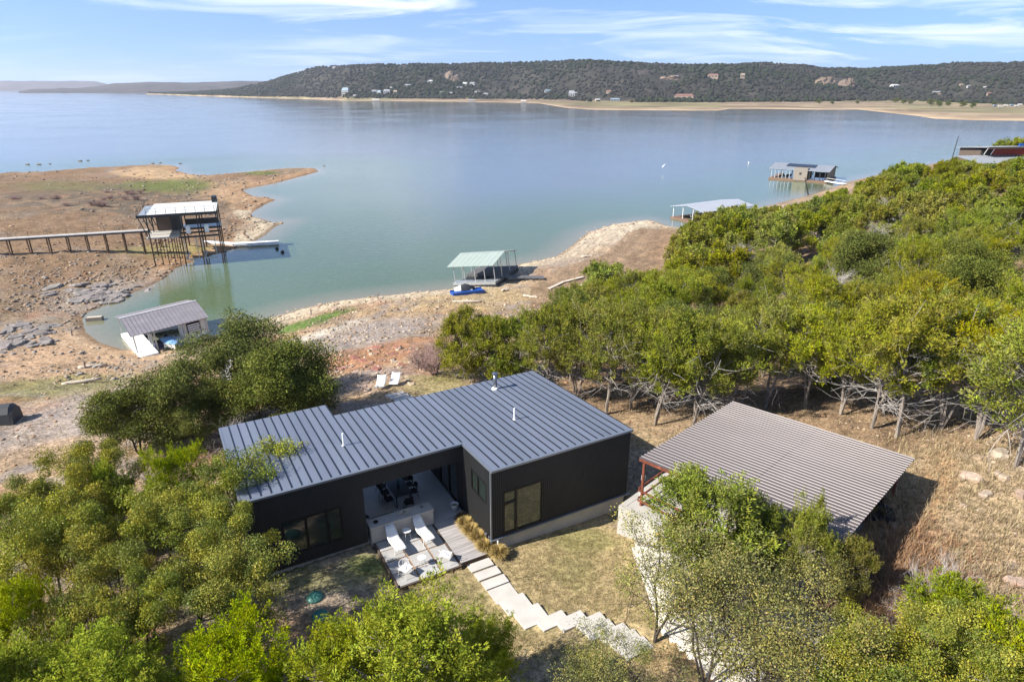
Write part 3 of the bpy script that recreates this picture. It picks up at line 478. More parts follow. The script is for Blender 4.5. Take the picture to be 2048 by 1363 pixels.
def far_dock(x, y, wpx, label, roofm):
    X, Y, _ = at(x, y, WZ); s = Y / 1385.; W_ = wpx * s
    t = thing('boat_dock', label, 'boat dock', (X, Y, WZ), 0, 'docks across the lake')
    MB().box(-W_ / 2, -5, .0, W_ / 2, 5, .6).build('deck', FG, t)
    MB().add([(-W_ / 2, -5.5, 3.6), (W_ / 2, -5.5, 3.6), (W_ / 2, 5.5, 3.6), (-W_ / 2, 5.5, 3.6), (-W_ / 2, 0, 5.6), (W_ / 2, 0, 5.6)], [(0, 1, 5, 4), (2, 3, 4, 5), (1, 2, 5), (3, 0, 4)]).build('roof', roofm, t)
    for sx in (-.45, 0, .45):
        for sy in (-4.6, 4.6): MB().box(sx * W_ - .2, sy - .2, .6, sx * W_ + .2, sy + .2, 3.7).build('post', FG, t)
far_dock(752, 203, 15, 'pale blue-roofed boat dock on the far water below the white houses', FW)
far_dock(943, 204, 13, 'grey-roofed boat dock off the middle of the far beach', FG)
far_dock(1047, 206, 11, 'small white-roofed boat dock left of the far sand bar', FW)
# parked trailers and boats at the right edge
for k, (x, y) in enumerate([(1992, 213), (2003, 215), (2014, 213), (2026, 212), (2036, 214), (2042, 211)]):
    X, Y, Z = hill_hit(x, y); t = thing('trailer', 'white trailer parked in the row on the far right flat', 'trailer', (X, Y, Z), rnd.uniform(-.6, .6), 'trailers parked on the far flat')
    MB().prism([(-3, -1.2), (2.4, -1.2), (3.2, 0), (2.4, 1.2), (-3, 1.2)], .7, 2.8).build('body', FW if k % 3 else FB, t)
    for sx in (-1.2, .2): MB().tube([(sx, -1.3, .4), (sx, 1.3, .4)], .42, 8).build('wheel', K['black'], t)
# ------------------------------------------------------------------ the house
F0 = -.52                                                 # floor of the breezeway
RZ = lambda b: 3.80 - .062 * b
house = thing('modern_house', 'flat black corrugated-metal house with slate-blue standing-seam roof', 'house', HO, HA)
def siding(mb, ax, c, s0, s1, z0, z1, out, pitch=.11, dep=.028):
    # ribbed sheet in a vertical plane: ax 'a' runs along a at b=c, ax 'b' runs along b at a=c; z1 may be a function
    n = max(1, int(round((s1 - s0) / pitch))); p = (s1 - s0) / n; prof = []
    for i in range(n):
        x = s0 + i * p; prof += [(x, 0), (x + p * .45, 0), (x + p * .5, dep), (x + p * .95, dep)]
    prof.append((s1, 0)); V = []; zt = z1 if callable(z1) else (lambda s: z1); zb = z0 if callable(z0) else (lambda s: z0)
    for s, d in prof:
        q = c + out * d
        for z in (zb(s), zt(s)): V.append((s, q, z) if ax == 'a' else (q, s, z))
    mb.add(V, [(2 * i, 2 * i + 2, 2 * i + 3, 2 * i + 1) for i in range(len(prof) - 1)])
def wall(ax, c, s0, s1, z0, z1, out, holes=(), th=.16):
    mb = MB(); zt = z1 if callable(z1) else (lambda s: z1); cuts = sorted({s0, s1} | {h[0] for h in holes} | {h[1] for h in holes})
    for p, q in zip(cuts[:-1], cuts[1:]):
        hs = sorted([h for h in holes if h[0] <= p + 1e-6 and h[1] >= q - 1e-6], key=lambda h: h[2]); lo = z0
        segs = []
        for h in hs: segs.append((lo, h[2])); lo = h[3]
        segs.append((lo, None))
        for z_a, z_b in segs:
            if z_b is not None and z_b - z_a < .02: continue
            siding(mb, ax, c, p, q, z_a, zt if z_b is None else z_b, out)
            e0, e1 = (zt(p), zt(q)) if z_b is None else (z_b, z_b); ci = c - out * .012; cj = c - out * th       # core behind the sheet
            mk_ = (lambda s, w_, z: (s, w_, z)) if ax == 'a' else (lambda s, w_, z: (w_, s, z))
            V = [mk_(p, ci, z_a), mk_(q, ci, z_a), mk_(q, cj, z_a), mk_(p, cj, z_a), mk_(p, ci, e0), mk_(q, ci, e1), mk_(q, cj, e1), mk_(p, cj, e0)]
            mb.add(V, [(3, 2, 1, 0), (4, 5, 6, 7), (0, 1, 5, 4), (1, 2, 6, 5), (2, 3, 7, 6), (3, 0, 4, 7)])
    return mb.build('wall', K['siding'], house)
rt = lambda b: RZ(b) - .07
FRONT_WIN = (.58, 2.74, .08, 2.46); SIDE_WIN = (.5, 2.18, 1.62, 2.78); LEFT_WIN = (-8.86, -6.2, .16, 1.98)
wall('a', 0, 0, 7.95, .02, rt(0), -1, [FRONT_WIN])                      # right wing, front
wall('b', 0, .17, 3.25, F0 - .1, rt, -1, [SIDE_WIN])                     # right wing, side to the deck
wall('b', 7.95, .17, 9.75, .02, rt, 1)
wall('a', 9.9, .1, 7.95, -.4, rt(9.9), 1, [(1, 3, .1, 2.3), (4.5, 7, .1, 2.3)])
wall('a', 3.25, -10.3, -5.1, F0 + .06, rt(3.25), -1, [LEFT_WIN])         # left wing, front
wall('a', 3.25, -5.1, -.03, 2.58, rt(3.25), -1)                          # beam over the breezeway
wall('b', -10.3, 3.42, 11.5, F0 + .06, rt, -1, [(5, 7.6, .6, 2.0)])
wall('a', 11.6, -10.3, -4.75, F0 + .06, rt(11.6), 1, [(-9.4, -6, .1, 2.0)])
wall('b', -5.1, 3.45, 11.5, F0 + .02, lambda b: 2.62, 1, [(6.2, 8.6, F0 + .03, 1.9)])
wall('b', 0, 3.43, 9.7, F0 + .02, lambda b: 2.62, -1, [(3.9, 6.4, F0 + .03, 1.95), (7.2, 9.2, F0 + .03, 1.95)])
wall('a', 9.9, -4.9, -.1, 2.4, rt(9.9), 1)
MB().box(-4.9, 3.45, 2.6, -.2, 9.7, 2.68).build('ceiling', K['siding'], house)
# foundation, ledge, floor
MB().box(.12, .04, -1.5, 7.83, 9.8, -.01).build('foundation', K['concrete'], house)
lg = MB(); lg.box(-.02, -.13, -.05, 8.08, .0, .015); lg.box(-.13, -.13, -.05, -.03, .6, .012); lg.build('ledge_flashing', K['trim'], house)
MB().box(-10.2, 3.36, -1.5, -5.0, 11.4, F0 + .05).build('foundation', K['concrete'], house)
MB().box(-4.98, 3.2, -1.4, -.03, 9.9, F0).build('floor', K['floor'], house)
# glazing
def window(ax, c, rect, out, mull=(), trans=(), fm=K['black'], gm=K['winA'], blind=None, fr=.07):
    s0, s1, z0, z1 = rect; mk_ = lambda s, d, z: (s, c + out * d, z) if ax == 'a' else (c + out * d, s, z)
    def bx(mb, p, q, za, zb, d0, d1):
        (xa, ya, _), (xb, yb, _) = mk_(p, d0, 0), mk_(q, d1, 0); mb.box(min(xa, xb), min(ya, yb), za, max(xa, xb), max(ya, yb), zb)
    win = bpy.data.objects.new('window', None); COL.objects.link(win); win.parent = house
    f = MB(); bx(f, s0, s1, z0, z0 + fr, -.1, .05); bx(f, s0, s1, z1 - fr, z1, -.1, .05); bx(f, s0, s0 + fr, z0 + fr, z1 - fr, -.1, .048); bx(f, s1 - fr, s1, z0 + fr, z1 - fr, -.1, .048)
    for mu_ in mull: bx(f, mu_ - .05, mu_ + .05, z0 + fr, z1 - fr, -.1, .046)
    for (p, q, z) in trans: bx(f, p, q, z - .05, z + .05, -.1, .044)
    f.build('frame', fm, win)
    cs = [s0 + fr] + [v for mu_ in mull for v in (mu_ - .05, mu_ + .05)] + [s1 - fr]
    for p, q in zip(cs[::2], cs[1::2]):
        zs = [z0 + fr] + [v for (tp, tq, z) in trans if tp <= p + .02 and tq >= q - .02 for v in (z - .05, z + .05)] + [z1 - fr]
        for za, zb in zip(zs[::2], zs[1::2]):
            g = MB(); bx(g, p, q, za, zb, -.035, -.015); g.build('pane', gm, win)
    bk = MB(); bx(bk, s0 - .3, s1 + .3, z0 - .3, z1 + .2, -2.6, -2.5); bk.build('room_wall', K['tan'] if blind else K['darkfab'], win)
    return win
window('a', 0, FRONT_WIN, -1, (1.27,), ((.6, 1.25, 1.78),), gm=K['winB'], blind=True)
window('b', 0, SIDE_WIN, -1, (1.45,))
window('a', 3.25, LEFT_WIN, -1, (-7.82, -6.86))
window('b', -10.3, (5, 7.6, .6, 2.0), -1, (6.3,)); window('a', 11.6, (-9.4, -6, .1, 2.0), 1, (-7.7,)); window('b', -5.1, (6.2, 8.6, F0 + .03, 1.9), 1, (7.4,))
window('b', 0, (3.9, 6.4, F0 + .03, 1.95), -1, (5.1,)); window('b', 0, (7.2, 9.2, F0 + .03, 1.95), -1, (8.2,)); window('a', 9.9, (1, 3, .1, 2.3), 1, (2,)); window('a', 9.9, (4.5, 7, .1, 2.3), 1, (5.7,))
# standing-seam roof, one sheet per bay
roof = bpy.data.objects.new('roof', None); COL.objects.link(roof); roof.parent = house
def roof_bay(a0, a1, b0, b1):
    mb = MB(); mb.prism([(a0 + .004, b0), (a1 - .004, b0), (a1 - .004, b1), (a0 + .004, b1)], [RZ(b0) - .05, RZ(b0) - .05, RZ(b1) - .05, RZ(b1) - .05], [RZ(b0), RZ(b0), RZ(b1), RZ(b1)])
    mb.build('roof_panel', K['roofblue'], roof)
    sm = MB(); sm.prism([(a1 - .012, b0 + .13), (a1 + .012, b0 + .13), (a1 + .012, b1 - .02), (a1 - .012, b1 - .02)], [RZ(b0) - .02] * 2 + [RZ(b1) - .02] * 2, [RZ(b0) + .045] * 2 + [RZ(b1) + .045] * 2); sm.build('seam', K['seam'], roof)
def bays(a0, a1, n, b0, b1):
    for i in range(n): roof_bay(a0 + (a1 - a0) * i / n, a0 + (a1 - a0) * (i + 1) / n, b0, b1)
bays(-.02, 8.0, 19, -.05, 9.98); bays(-4.75, -.02, 11, 3.15, 9.98); bays(-10.36, -4.75, 13, 3.15, 11.7)
def edge(p, q):
    d = .05; (a0, b0), (a1, b1) = p, q; mb = MB()
    if abs(b0 - b1) < 1e-6: mb.box(min(a0, a1) - .04, b0 - d, RZ(b0) - .09, max(a0, a1) + .04, b0 + d, RZ(b0) + .012)
    else: mb.prism([(a0 - d, b0 + .051), (a0 + d, b0 + .051), (a0 + d, b1 - .051), (a0 - d, b1 - .051)], [RZ(b0) - .09] * 2 + [RZ(b1) - .09] * 2, [RZ(b0) + .014] * 2 + [RZ(b1) + .014] * 2)
    mb.build('edge_trim', K['trim'], roof)
edge((-.02, -.06), (8.0, -.06)); edge((-10.36, 3.14), (-.07, 3.14)); edge((-.02, -.06), (-.02, 3.1)); edge((8.0, -.06), (8.0, 10)); edge((-10.36, 3.14), (-10.36, 11.7)); edge((-4.75, 9.9), (-4.75, 11.7))
MB().box(-.10, -.05, F0 - .2, -.035, .02, 3.72).build('corner_trim', K['trim'], house)
fl = bpy.data.objects.new('flue_pipe', None); COL.objects.link(fl); fl.parent = house; fb = (4.6, 8.56); fz = RZ(fb[1])
MB().lathe([(.24, 0), (.17, .10), (.14, .14)], 16, (*fb, fz - .02)).build('flashing', K['whitep'], fl, True)
MB().lathe([(.115, 0), (.115, .85)], 16, (*fb, fz + .1)).build('pipe', K['steel'], fl, True)
MB().lathe([(.13, 0), (.19, .03), (.19, .10), (.05, .16)], 16, (*fb, fz + .92)).build('cap', K['steel'], fl)
for a, b in ((3.5, 4.2), (-5.15, 6.1)):
    vp = MB(); vp.tube([(a, b, RZ(b) - .05), (a, b, RZ(b) + .68)], .045, 8); vp.lathe([(.10, 0), (.05, .06)], 10, (a, b, RZ(b))); vp.build('vent_pipe', K['whitep'], house)
MB().tube([(.2, -.16, -.05), (.2, -.16, -.62), (.26, -.22, -.72)], .035, 6).build('downspout', K['whitep'], house)
# counter by the breezeway, with what stands on it
ct = thing('counter', 'long cast-concrete counter along the breezeway edge behind the white loungers', 'counter', P(-4.95, 3.1, F0), HA)
MB().prism([(0, 0), (3.2, 0), (3.2, .66), (0, .66)], .0, .82).build('body', K['counter'], ct)
MB().box(-.03, -.04, .82, 3.23, .70, .9).build('top', K['counter'], ct)
bw_ = thing('planter_bowl', 'small round black pot sunk on the left end of the concrete counter', 'bowl', P(-4.6, 3.42, F0 + .9), HA); MB().lathe([(.10, 0), (.13, .05), (.11, .06), (.07, .03)], 18).build('bowl', K['black'], bw_, True)
bw_ = thing('driftwood_bowl', 'shallow pale wooden dish on the middle of the concrete counter', 'dish', P(-3.1, 3.5, F0 + .9), HA + .2)
mb = MB(); mb.lathe([(.12, 0), (.27, .05), (.25, .055), (.08, .03)], 18); mb.v = [(x * 1.3, y * .7, z) for x, y, z in mb.v]; mb.build('dish', K['driftwood'], bw_); MB().lathe([(.03, .03), (.07, .07), (.04, .11)], 10).build('stone', K['rockgrey'], bw_)
bw_ = thing('ashtray', 'tiny grey cup near the right end of the counter', 'cup', P(-2.2, 3.5, F0 + .9), HA); MB().lathe([(.05, 0), (.06, .05), (.04, .05)], 12).build('cup', K['steel'], bw_)
# dining set in the shade
td = thing('dining_table', 'dark rectangular dining table in the shade of the breezeway', 'table', P(-2.55, 6.2, F0), HA)
MB().box(-.46, -1.05, .71, .46, 1.05, .75).build('table_top', K['tabletop'], td)
for sx in (-.38, .38):
    for sy in (-.95, .95): MB().bar((sx, sy, 0), (sx, sy, .71), .06).build('leg', K['black'], td)
v_ = thing('bottle', 'teal glass vase on the dark dining table', 'vase', P(-2.5, 6.2, F0 + .75), HA); MB().lathe([(.07, 0), (.09, .12), (.05, .25), (.03, .36), (.035, .38)], 14).build('vase', K['teal'], v_, True)
def dining_chair(a, b, rot, label, z=F0):
    t = thing('dining_chair', label, 'chair', P(a, b, z), HA + rot, 'black chairs in the breezeway')
    MB().prism([(-.21, -.2), (.21, -.2), (.23, .21), (-.23, .21)], .43, .47).build('seat', K['darkfab'], t)
    mb = MB(); V = []
    for i in range(7):
        an = math.pi * (.12 + .76 * i / 6); V += [(.25 * math.cos(an), .05 + .2 * math.sin(an), .58), (.24 * math.cos(an), .08 + .2 * math.sin(an), .84 + .05 * math.sin(an))]
    mb.add(V, [(2 * i, 2 * i + 2, 2 * i + 3, 2 * i + 1) for i in range(6)]); bk = mb.build('backrest', K['darkfab'], t); sl_ = bk.modifiers.new('thickness', 'SOLIDIFY'); sl_.thickness = .02
    for sx in (-1, 1):
        MB().tube([(sx * .24, .1, .6), (sx * .2, .17, .46), (sx * .24, .24, 0)], .014, 5).build('leg', K['black'], t); MB().tube([(sx * .19, -.16, .46), (sx * .23, -.22, 0)], .014, 5).build('leg', K['black'], t)
for a, b, r, l in [(-3.22, 5.6, 1.57, 'black chair on the left side of the dining table, nearest the patio'), (-3.22, 6.3, 1.5, 'black chair in the middle of the table\'s left side'), (-3.22, 6.95, 1.6, 'black chair at the far left of the dining table'), (-1.86, 5.7, -1.57, 'black round-backed chair on the right of the table, nearest the patio'), (-1.86, 6.4, -1.5, 'black round-backed chair in the middle of the table\'s right side'), (-1.86, 7.0, -1.6, 'black chair at the far right of the dining table'),
                   (-2.42, 4.85, math.pi, 'black chair at the near end of the dining table, back to the patio'), (-2.5, 7.6, 0, 'black chair at the lake end of the dining table'), (-4.85, 4.75, 2.0, 'lone black chair against the left wall of the breezeway')]: dining_chair(a, b, r, l)
s_ = thing('bench_seat', 'low black cushioned bench behind the concrete counter', 'bench', P(-3.95, 4.2, F0), HA)
MB().box(-.6, -.3, .2, .6, .3, .42).build('cushion', K['darkfab'], s_); MB().box(-.6, -.38, .2, .6, -.3, .72).build('backrest', K['darkfab'], s_)
for sx in (-.5, .5):
    for sy in (-.22, .22): MB().box(sx - .03, sy - .03, 0, sx + .03, sy + .03, .2).build('leg', K['black'], s_)
s_ = thing('side_box', 'white box table beside the black bench', 'side table', P(-3.05, 4.05, F0), HA); MB().box(-.2, -.2, .06, .2, .2, .5).build('body', K['white'], s_); MB().box(-.17, -.17, 0, .17, .17, .06).build('plinth', K['black'], s_)
pt_ = thing('plant_pot', 'white tapered plant pot by the dark right wall of the breezeway', 'plant pot', P(-.38, 3.6, F0), HA)
MB().lathe([(.13, 0), (.21, .40), (.22, .42), (.20, .42), (.17, .34)], 20).build('pot', K['white'], pt_, True); MB().lathe([(.175, .30), (.17, .345)], 16).build('soil', K['gravel'], pt_)
# patio
FP = F0 - .06
patio = thing('patio', 'square patio of grey slabs set in orange gravel', 'patio', P(0, 0, 0), HA); del patio['category']; tag(patio, kind='structure')
MB().box(-4.8, -.3, FP - .45, -1.82, 3.14, FP - .03).build('gravel_bed', K['gravel'], patio)
for (x0, y0, x1, y1) in ((-4.86, -.35, -1.76, -.30), (-4.86, -.299, -4.80, 3.14), (-1.82, -.299, -1.765, 3.14)): MB().box(x0, y0, FP - .4, x1, y1, FP + .012).build('edging', K['panelbrown'], patio)
for a0, a1 in ((-4.75, -3.80), (-3.70, -2.76), (-2.66, -1.86)):
    for b0, b1 in ((-.25, .58), (.65, 1.47), (1.56, 2.35), (2.40, 3.12)): o = MB().box(a0 + rnd.uniform(0, .015), b0, FP - .06, a1, b1, FP + rnd.uniform(-.004, .008)).build('paver', K['paver'], patio)
deck = thing('deck', 'weathered grey timber deck beside the patio', 'deck', P(0, 0, 0), HA); del deck['category']; tag(deck, kind='structure')
nb = 24
for i in range(nb):
    b0 = -.2 + 3.38 * i / nb; MB().box(-1.74, b0 + .004, F0 - .045, -.13 + rnd.uniform(-.005, .005), b0 + 3.38 / nb - .006, F0 - .015 + rnd.uniform(-.002, .002)).build('deck_board', K['deck'], deck)
MB().box(-1.72, -.18, F0 - .6, -.15, 3.17, F0 - .05).build('joist_frame', K['panelbrown'], deck)
# loungers and patio furniture
def lounger(a, b, rot, label):
    t = thing('lounge_chair', label, 'lounger', P(a, b, FP), HA + rot, 'white shell loungers'); prof = [(.78, .86), (.62, .70), (.44, .50), (.28, .37), (.10, .33), (-.2, .37), (-.50, .41), (-.72, .40)]
    wds = [.20, .25, .28, .285, .285, .28, .275, .26]; V = []; m_ = 7
    for (y, z), wd in zip(prof, wds):
        for k in range(m_): u = -1 + 2 * k / (m_ - 1); V.append((u * wd, y, z + .05 * u * u * (1 if y > -.3 else .4)))
    n_ = len(prof); me = MB().add(V, [(j * m_ + k, j * m_ + k + 1, (j + 1) * m_ + k + 1, (j + 1) * m_ + k) for j in range(n_ - 1) for k in range(m_ - 1)]).build('shell', K['white'], t, True)
    sd = me.modifiers.new('thickness', 'SOLIDIFY'); sd.thickness = .018
    for sx in (-1, 1):
        MB().tube([(sx * .2, .3, .37), (sx * .27, .45, 0)], .013, 6).build('leg', K['white'], t); MB().tube([(sx * .2, -.35, .37), (sx * .26, -.45, 0)], .013, 6).build('leg', K['white'], t)
    MB().tube([(-.2, .3, .34), (.2, .3, .34)], .011, 6).build('crossbar', K['white'], t); MB().tube([(-.2, -.35, .36), (.2, -.35, .36)], .011, 6).build('crossbar', K['white'], t)
lounger(-4.02, 2.28, .06, 'white shell lounger on the left of the round side table, patio')
lounger(-2.58, 2.30, .10, 'white shell lounger on the right of the round side table, patio')
def stool(a, b, label, h=.5, r=.21):
    t = thing('side_table', label, 'side table', P(a, b, FP), HA); MB().lathe([(r, h - .025), (r, h)], 24).build('table_top', K['white'], t)
    for k in range(4): an = math.pi / 4 + k * math.pi / 2; MB().tube([(r * .7 * math.cos(an), r * .7 * math.sin(an), h - .03), (r * .95 * math.cos(an), r * .95 * math.sin(an), 0)], .011, 6).build('leg', K['white'], t)
stool(-3.3, 2.72, 'round white side table between the two white loungers')
stool(-3.35, .62, 'small round white table on the front pavers between wire chairs', .42, .2)
def wire_chair(a, b, rot, label):
    t = thing('wire_chair', label, 'chair', P(a, b, FP), HA + rot, 'white wire chairs'); MB().prism([(-.25, -.24), (.25, -.24), (.27, .22), (-.27, .22)], .41, .425).build('seat', K['white'], t)
    bk = MB(); top = [(.29 * math.cos(math.pi * i / 10), .02 + .25 * math.sin(math.pi * i / 10), .66 + .06 * math.sin(math.pi * i / 10)) for i in range(11)]; bk.tube(top, .012, 6); bk.build('back_rail', K['white'], t)
    for i in range(0, 11, 2): MB().tube([top[i], (top[i][0] * .88, top[i][1] * .85, .42)], .007, 5).build('spindle', K['white'], t)
    for sx in (-1, 1):
        for sy in (-1, 1): MB().tube([(sx * .2, sy * .18, .41), (sx * .26, sy * .25, 0)], .011, 5).build('leg', K['white'], t)
wire_chair(-2.3, .28, 2.4, 'white wire chair at the patio\'s right front corner by the deck')
wire_chair(-4.25, .32, .5, 'white wire chair at the patio\'s left front corner')
for a, b, l in ((-4.83, -.42, 'black path light at the front left corner of the patio'), (-1.72, -.42, 'black path light between patio and deck')):
    t = thing('path_light', l, 'path light', P(a, b, F0 - .3), HA, 'black path lights'); MB().tube([(0, 0, -.3), (0, 0, .42)], .015, 6).build('stake', K['black'], t); MB().lathe([(.07, .40), (.05, .46), (.01, .48)], 10).build('shade', K['black'], t)
t = thing('wall_light', 'small black lamp on the corner of the lit side wall by the golden grass', 'lamp', P(-.12, .12, .25), HA); MB().box(-.12, -.05, 0, 0, .05, .03).build('bracket', K['black'], t); MB().lathe([(.05, -.16), (.05, .0)], 10, (-.1, 0, 0)).build('lamp_shade', K['black'], t)
# stepping slabs and steps up to the drive
path = thing('path', 'pale stone slabs and steps from the deck up to the drive', 'path', P(0, 0, 0), HA); del path['category']; tag(path, kind='structure')
for i in range(3): b1 = -.42 - i * .66; MB().prism([(-1.55 + i * .04, b1 - .54), (-.42 + i * .04, b1 - .54), (-.42 + i * .04, b1), (-1.55 + i * .04, b1)], -1.0, -.575 + i * .008).build('paving_slab', K['slab'], path)
st = [(-1.45, -3.25, 1.1, .93, -.60), (-1.35, -4.19, 1.15, .93, -.47), (-1.18, -5.21, 1.18, 1.01, -.35), (-.63, -5.76, 1.22, .62, -.22), (0., -6.25, 1.2, .62, -.10), (.57, -6.80, 1.2, .62, .02), (.58, -7.36, 1.2, .62, .14), (.89, -7.91, 1.2, .62, .26), (.96, -8.44, 1.2, .62, .38), (.98, -9.0, 1.2, .62, .50)]
for a, b, wd, dp, z in st: MB().prism([(a, b), (a + wd, b), (a + wd, b + dp), (a, b + dp)], z - .6, z).build('step', K['slab'], path)
# golden grasses along the deck
def grass_clump(name, n, h, spread, seed, mt, base=(.46, .34, .13)):
    g = np.random.default_rng(seed); az = g.uniform(0, 6.283, n); ln = h * g.uniform(.6, 1.15, n); ou = spread * g.uniform(.25, 1.1, n) ; wd = .006 + .006 * g.random(n)
    r0_ = g.uniform(0, spread * .25, n); c, s = np.cos(az), np.sin(az); V = []
    for t, wk in ((0, 1.), (.45, .9), (.8, .6), (1., .05)):
        rr = r0_ + ou * t ** 1.7; z = ln * (t - .42 * t ** 3 * (ou / spread))
        for sd in (-1, 1): V.append(np.stack([rr * c - sd * s * wd * wk * 2, rr * s + sd * c * wd * wk * 2, z], -1))
    V = np.stack(V, 1); o = (np.arange(n) * 8)[:, None]; F = np.concatenate([np.stack([o[:, 0] + 2 * k, o[:, 0] + 2 * k + 1, o[:, 0] + 2 * k + 3, o[:, 0] + 2 * k + 2], -1) for k in range(3)])
    col = np.repeat(np.array(base) * g.uniform(.6, 1.35, (n, 1)) * (1 + g.normal(0, .04, (n, 3))), 8, 0)
    return npmesh(name, V.reshape(-1, 3), F, mt, col)
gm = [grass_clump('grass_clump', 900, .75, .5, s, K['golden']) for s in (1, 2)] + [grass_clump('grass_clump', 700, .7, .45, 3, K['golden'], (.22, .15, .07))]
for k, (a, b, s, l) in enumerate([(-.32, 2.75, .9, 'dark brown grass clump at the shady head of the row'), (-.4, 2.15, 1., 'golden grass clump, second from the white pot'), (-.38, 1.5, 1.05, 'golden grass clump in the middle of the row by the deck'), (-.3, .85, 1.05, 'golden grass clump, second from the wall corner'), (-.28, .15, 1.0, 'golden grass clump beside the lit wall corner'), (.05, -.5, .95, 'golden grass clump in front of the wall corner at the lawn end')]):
    t = thing('ornamental_grass', l, 'grass', P(a, b, -.72), HA + k, 'golden grasses along the deck'); t['kind'] = 'thing'; o = obj('blades', gm[2 if k == 0 else k % 2], t); o.scale = (s, s, s)
for (a, b), l in (((-8.2, .85), 'round green septic lid in the dappled yard, farther from camera'), ((-8.25, -.35), 'round green septic lid half hidden behind the bright juniper')):
    x, y, _ = P(a, b); t = thing('septic_lid', l, 'lid', (x, y, gz1(x, y) - .02), 0, 'green lids in the yard'); MB().lathe([(.36, 0), (.36, .08), (.32, .14), (.12, .19)], 24).build('cover', K['lid'], t, True)
    for k in range(4): an = k * 1.57; MB().box(.30 * math.cos(an) - .02, .30 * math.sin(an) - .02, .13, .30 * math.cos(an) + .02, .30 * math.sin(an) + .02, .16).build('bolt', K['steel'], t)
# white chairs and slabs on the lake side
def lake_chair(x, y, rot, label):
    t = thing('lounge_chair', label, 'lounger', (x, y, gz1(x, y)), rot + 2.6, 'white chairs on the lake side'); t.scale = (.95,) * 3; V = []; prof = [(.62, .30), (.3, .36), (0, .40), (-.3, .52), (-.62, .80)]
    for j, (yy, z) in enumerate(prof):
        for k in range(5): u = -1 + k / 2; V.append((u * .36, yy, z + .05 * u * u))
    me = MB().add(V, [(j * 5 + k, j * 5 + k + 1, j * 5 + k + 6, j * 5 + k + 5) for j in range(4) for k in range(4)]).build('shell', K['white'], t, True); sd = me.modifiers.new('thickness', 'SOLIDIFY'); sd.thickness = .02
    for sx in (-1, 1):
        for sy in (-1, 1): MB().tube([(sx * .24, sy * .3, .42), (sx * .30, sy * .42, 0)], .015, 6).build('leg', K['white'], t)
p_ = gpix(763, 776); lake_chair(p_[0], p_[1], .55, 'white lounger facing the lake behind the house, left one'); p_ = gpix(791, 769); lake_chair(p_[0], p_[1], .5, 'white lounger facing the lake behind the house, right one')
lp = thing('path', 'pale stone slabs behind the house by the white loungers', 'path', (0, 0, 0)); del lp['category']; tag(lp, kind='structure')
for i in range(4):
    x, y, z = gpix(790 + i * 9, 793 + i * 4.5); q = MB(); c_, s_2 = math.cos(HA), math.sin(HA); q.prism([(x + u * c_ - v * s_2, y + u * s_2 + v * c_) for u, v in ((-.7, -.2), (.7, -.2), (.7, .2), (-.7, .2))], z - .1, z + .07); q.build('paving_slab', K['slab'], lp)
# ------------------------------------------------------------------ carport
cp = thing('carport', 'open carport with brown ribbed-metal roof on red steel posts', 'carport', (CPO[0], CPO[1], 0), CPA)
CZ = lambda u, v: 3.5 + .030 * u - .034 * v
CU, CV, CF = 9.35, 9.35, .80
croof = bpy.data.objects.new('roof', None); COL.objects.link(croof); croof.parent = cp
npn = 12; pw = CV / npn
for half, (u0, u1, dz) in enumerate(((0, 4.85, .012), (4.80, CU, 0))):
    for i in range(npn):
        v0 = i * pw; mb = MB(); prof = []
        for r in range(3):
            q = v0 + r * pw / 3; prof += [(q, 0), (q + pw / 3 * .70, 0), (q + pw / 3 * .78, .034), (q + pw / 3 * .9, .034)]
        prof.append((v0 + pw, 0)); V = []
        for v, h in prof:
            for u in (u0, u1): V.append((u, v, CZ(u, v) + h + dz))
        for v, h in prof:
            for u in (u0, u1): V.append((u, v, CZ(u, v) + h + dz - .008))
        k = len(prof); F = [(2 * j, 2 * j + 1, 2 * j + 3, 2 * j + 2) for j in range(k - 1)] + [(2 * k + 2 * j + 2, 2 * k + 2 * j + 3, 2 * k + 2 * j + 1, 2 * k + 2 * j) for j in range(k - 1)]
        mb.add(V, F).build('roof_panel', K['cproof'], croof)
for v in (.05, 2.4, 4.7, 7.0, CV - .05): MB().bar((.02, v, CZ(0, v) - .09), (CU - .02, v, CZ(CU, v) - .09), .08, .15).build('beam', K['rust'], cp)
for u in (.25, 3.2, 6.2, 9.1): MB().bar((u, .1, CZ(u, 0) - .22), (u, CV - .1, CZ(u, CV) - .22), .08, .13).build('purlin', K['rust'], cp)
for u, v in ((.2, .2), (.2, 4.7), (.2, CV - .2), (4.7, .2), (4.7, CV - .2), (CU - .5, .2), (CU - .5, CV - .2)): MB().bar((u, v, CF), (u, v, CZ(u, v) - .1), .11).build('post', K['rust'], cp)
MB().box(-.25, -.35, -1.6, 8.7, CV - .4, CF).build('slab', K['concrete'], cp)
MB().box(-.55, -.6, -1.9, -.25, CV - .3, CF + .02).build('retaining_wall', K['concrete'], cp); MB().box(-.249, -.6, -1.9, 5, -.35, CF + .018).build('retaining_wall', K['concrete'], cp)
for z in (.42, .98): 
    MB().bar((.14, -.05, CF + z), (4.7, -.05, CF + z), .06, .09).build('rail', K['rust'], cp); MB().bar((.08, .1, CF + z + .003), (.08, CV - .3, CF + z + .003), .06, .09).build('rail', K['rust'], cp)
for u in (2.4, 4.6): MB().bar((u, -.05, CF), (u, -.05, CF + 1.0), .07).build('rail_post', K['rust'], cp)
MB().tube([(.13, .33, CF + .3), (.13, .33, CZ(0, 0) - .2)], .02, 6).build('conduit', K['galv'], cp); MB().box(.05, .28, CF + 1.35, .2, .4, CF + 1.62).build('socket_box', K['whitep'], cp)
MB().tube([(.08, .3, CF + .3), (.08, .3, CF + .62)], .06, 8).build('valve', K['whitep'], cp)
